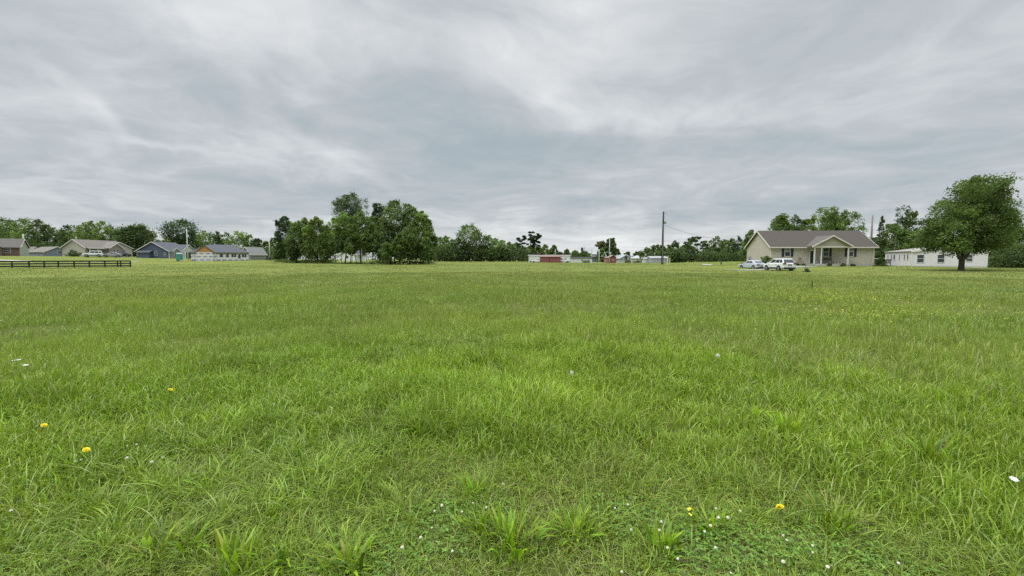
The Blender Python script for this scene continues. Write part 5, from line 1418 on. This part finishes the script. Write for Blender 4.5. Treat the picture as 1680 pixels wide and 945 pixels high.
w = bpy.data.worlds.new('World'); scene.world = w; w.use_nodes = True
nt = w.node_tree; N = nt.nodes; L = nt.links; N.clear()
out = N.new('ShaderNodeOutputWorld'); bg = N.new('ShaderNodeBackground'); L.new(bg.outputs[0], out.inputs[0]); bg.inputs['Strength'].default_value = .1
sky = N.new('ShaderNodeTexSky'); sky.sky_type = 'NISHITA'; sky.sun_disc = False; sky.sun_elevation = R(SUN_EL); sky.sun_rotation = R(SUN_AZ)
tc = N.new('ShaderNodeTexCoord')
def VM(op, a, b=None, sc=None):
    n = N.new('ShaderNodeVectorMath'); n.operation = op
    for i, v in enumerate((a, b)):
        if v is None: continue
        if isinstance(v, (tuple, list)): n.inputs[i].default_value = v
        else: L.new(v, n.inputs[i])
    if sc is not None:
        if isinstance(sc, (int, float)): n.inputs['Scale'].default_value = sc
        else: L.new(sc, n.inputs['Scale'])
    return n
def MM(op, a, b=None, c=None, clamp=False):
    n = N.new('ShaderNodeMath'); n.operation = op; n.use_clamp = clamp
    for i, v in enumerate((a, b, c)):
        if v is None: continue
        if isinstance(v, (int, float)): n.inputs[i].default_value = v
        else: L.new(v, n.inputs[i])
    return n.outputs[0]
gen = tc.outputs['Generated']
sx = N.new('ShaderNodeSeparateXYZ'); L.new(gen, sx.inputs[0])
zc = MM('MAXIMUM', sx.outputs[2], 0.0); den = MM('ADD', zc, .10); inv = MM('DIVIDE', 1.0, den)
pl = VM('SCALE', gen, sc=inv)
# cloud plane coordinates, flattened
pm = VM('MULTIPLY', pl.outputs[0], (1, 1, 0))
def noise(vec, scale, det, rough, dist=0, off=(0, 0, 0)):
    a = VM('ADD', vec, off); n = N.new('ShaderNodeTexNoise'); n.inputs['Scale'].default_value = scale; n.inputs['Detail'].default_value = det
    n.inputs['Roughness'].default_value = rough; n.inputs['Distortion'].default_value = dist; L.new(a.outputs[0], n.inputs['Vector']); return n
warp = noise(pm.outputs[0], .7, 3, .5, off=(3, 1, 0))
wv = VM('SCALE', VM('SUBTRACT', warp.outputs['Color'], (.5, .5, .5)).outputs[0], sc=1.3)
pw = VM('ADD', pm.outputs[0], wv.outputs[0])
rot = N.new('ShaderNodeMapping'); rot.inputs['Rotation'].default_value = (0, 0, R(-6)); rot.inputs['Scale'].default_value = (1.0, 1.0, 1)
L.new(pw.outputs[0], rot.inputs['Vector'])
n1 = noise(rot.outputs[0], .75, 7, .5, .2, (7.3, 2.1, 0)); n2 = noise(rot.outputs[0], 2.3, 6, .55, .3, (1.3, 4.1, 2)); n3 = noise(rot.outputs[0], 6.0, 5, .6, .2, (5.3, 2.1, 4))
# brightness field
val = MM('ADD', MM('MULTIPLY', MM('SUBTRACT', n1.outputs['Fac'], .5), 1.5), MM('ADD', MM('MULTIPLY', MM('SUBTRACT', n2.outputs['Fac'], .5), .85), MM('MULTIPLY', MM('SUBTRACT', n3.outputs['Fac'], .5), .42)))
# broad masses of cloud: bright and dark places in the sky, edges frayed by the same noise
dw = VM('SCALE', VM('SUBTRACT', noise(gen, 5.0, 4, .55, off=(2, 2, 2)).outputs['Color'], (.5, .5, .5)).outputs[0], sc=.16)
gd = VM('ADD', gen, dw.outputs[0])
BLOBS = [  # px, py, half width px, half height px, tilt deg (down to the right +), weight
    (560, 40, 330, 80, 0, .40), (960, 60, 190, 90, 10, .30), (440, 80, 90, 40, 20, .18), (180, 175, 170, 14, 22, .38), (300, 225, 170, 14, 12, .30), (380, 233, 90, 16, 5, .28), (140, 200, 70, 16, 8, .25),
    (560, 245, 60, 14, 10, .35), (600, 285, 80, 14, 25, .28), (530, 170, 60, 20, 20, .18), (820, 110, 80, 60, 0, .2), (990, 195, 60, 18, 0, .32), (1120, 190, 120, 20, 0, .22), (900, 165, 40, 18, -30, .2),
    (1010, 402, 460, 36, 0, .62), (1000, 350, 120, 18, -10, .1), (1300, 240, 260, 16, 0, .12), (60, 330, 90, 6, 0, .15),
    (300, 120, 260, 36, 18, -.22), (470, 165, 130, 22, 14, -.24), (240, 290, 420, 60, 4, -.16), (250, 370, 400, 40, 0, -.05), (740, 210, 150, 60, 25, -.22), (1180, 130, 260, 60, -18, -.20), (700, 330, 200, 30, 5, -.18),
    (1150, 330, 320, 24, 4, -.30), (900, 250, 200, 30, 0, -.16), (1560, 180, 200, 60, 0, -.14), (1450, 90, 220, 40, -20, -.16), (1500, 320, 260, 50, 0, -.2), (60, 120, 140, 60, 0, -.08)]
for (px, py, rw, rh, tl, wt) in BLOBS:
    c = ray(px, py); c = c / np.linalg.norm(c)
    e1 = np.cross(c, (0, 0, 1)); e1 /= np.linalg.norm(e1); e2 = np.cross(e1, c)
    a = R(-tl); f1 = e1 * math.cos(a) + e2 * math.sin(a); f2 = -e1 * math.sin(a) + e2 * math.cos(a)
    sc_ = 1 / np.linalg.norm(ray(px, py)) / F
    f1 = f1 / (rw * sc_); f2 = f2 / (rh * sc_)
    q1 = VM('DOT_PRODUCT', gd.outputs[0], tuple(f1)).outputs['Value']; q2 = VM('DOT_PRODUCT', gd.outputs[0], tuple(f2)).outputs['Value']
    r2_ = MM('ADD', MM('MULTIPLY', q1, q1), MM('MULTIPLY', q2, q2))
    front = MM('GREATER_THAN', VM('DOT_PRODUCT', gen, tuple(c)).outputs['Value'], 0)
    g_ = MM('MULTIPLY', MM('POWER', 2.718, MM('MULTIPLY', r2_, -.9)), front)
    val = MM('ADD', val, MM('MULTIPLY', g_, wt * (.8 if rh <= 16 else .85)))
ramp = N.new('ShaderNodeValToRGB'); cr = ramp.color_ramp; e = cr.elements
fac = MM('ADD', MM('MULTIPLY', val, .60), .52, clamp=True)
L.new(fac, ramp.inputs[0])
e[0].position = 0; e[0].color = (.265, .325, .355, 1); e[1].position = 1; e[1].color = (.66, .68, .675, 1)
for p_, c_ in ((.3, (.33, .377, .405, 1)), (.5, (.41, .437, .459, 1)), (.72, (.525, .545, .56, 1))):
    el = e.new(p_); el.color = c_
# added zenith glow: overcast sky boosted above the view to light the grass
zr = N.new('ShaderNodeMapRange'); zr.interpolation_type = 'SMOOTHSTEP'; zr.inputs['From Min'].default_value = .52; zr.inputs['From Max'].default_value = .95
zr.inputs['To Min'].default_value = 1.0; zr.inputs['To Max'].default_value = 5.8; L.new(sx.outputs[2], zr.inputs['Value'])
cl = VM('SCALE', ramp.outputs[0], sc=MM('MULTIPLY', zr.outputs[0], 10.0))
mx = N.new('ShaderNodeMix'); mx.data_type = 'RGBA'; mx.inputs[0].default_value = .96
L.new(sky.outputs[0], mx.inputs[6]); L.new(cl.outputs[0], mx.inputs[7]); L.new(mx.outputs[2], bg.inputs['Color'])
w.cycles.sampling_method = 'MANUAL'; w.cycles.sample_map_resolution = 512

scene.view_settings.view_transform = 'Standard'; scene.view_settings.look = 'None'
scene.view_settings.exposure = 0.38; scene.view_settings.gamma = 1.0
scene.cycles.max_bounces = 6; scene.cycles.diffuse_bounces = 3; scene.cycles.transmission_bounces = 3; scene.cycles.glossy_bounces = 2
scene.render.film_transparent = False
scene.cycles.use_denoising = False
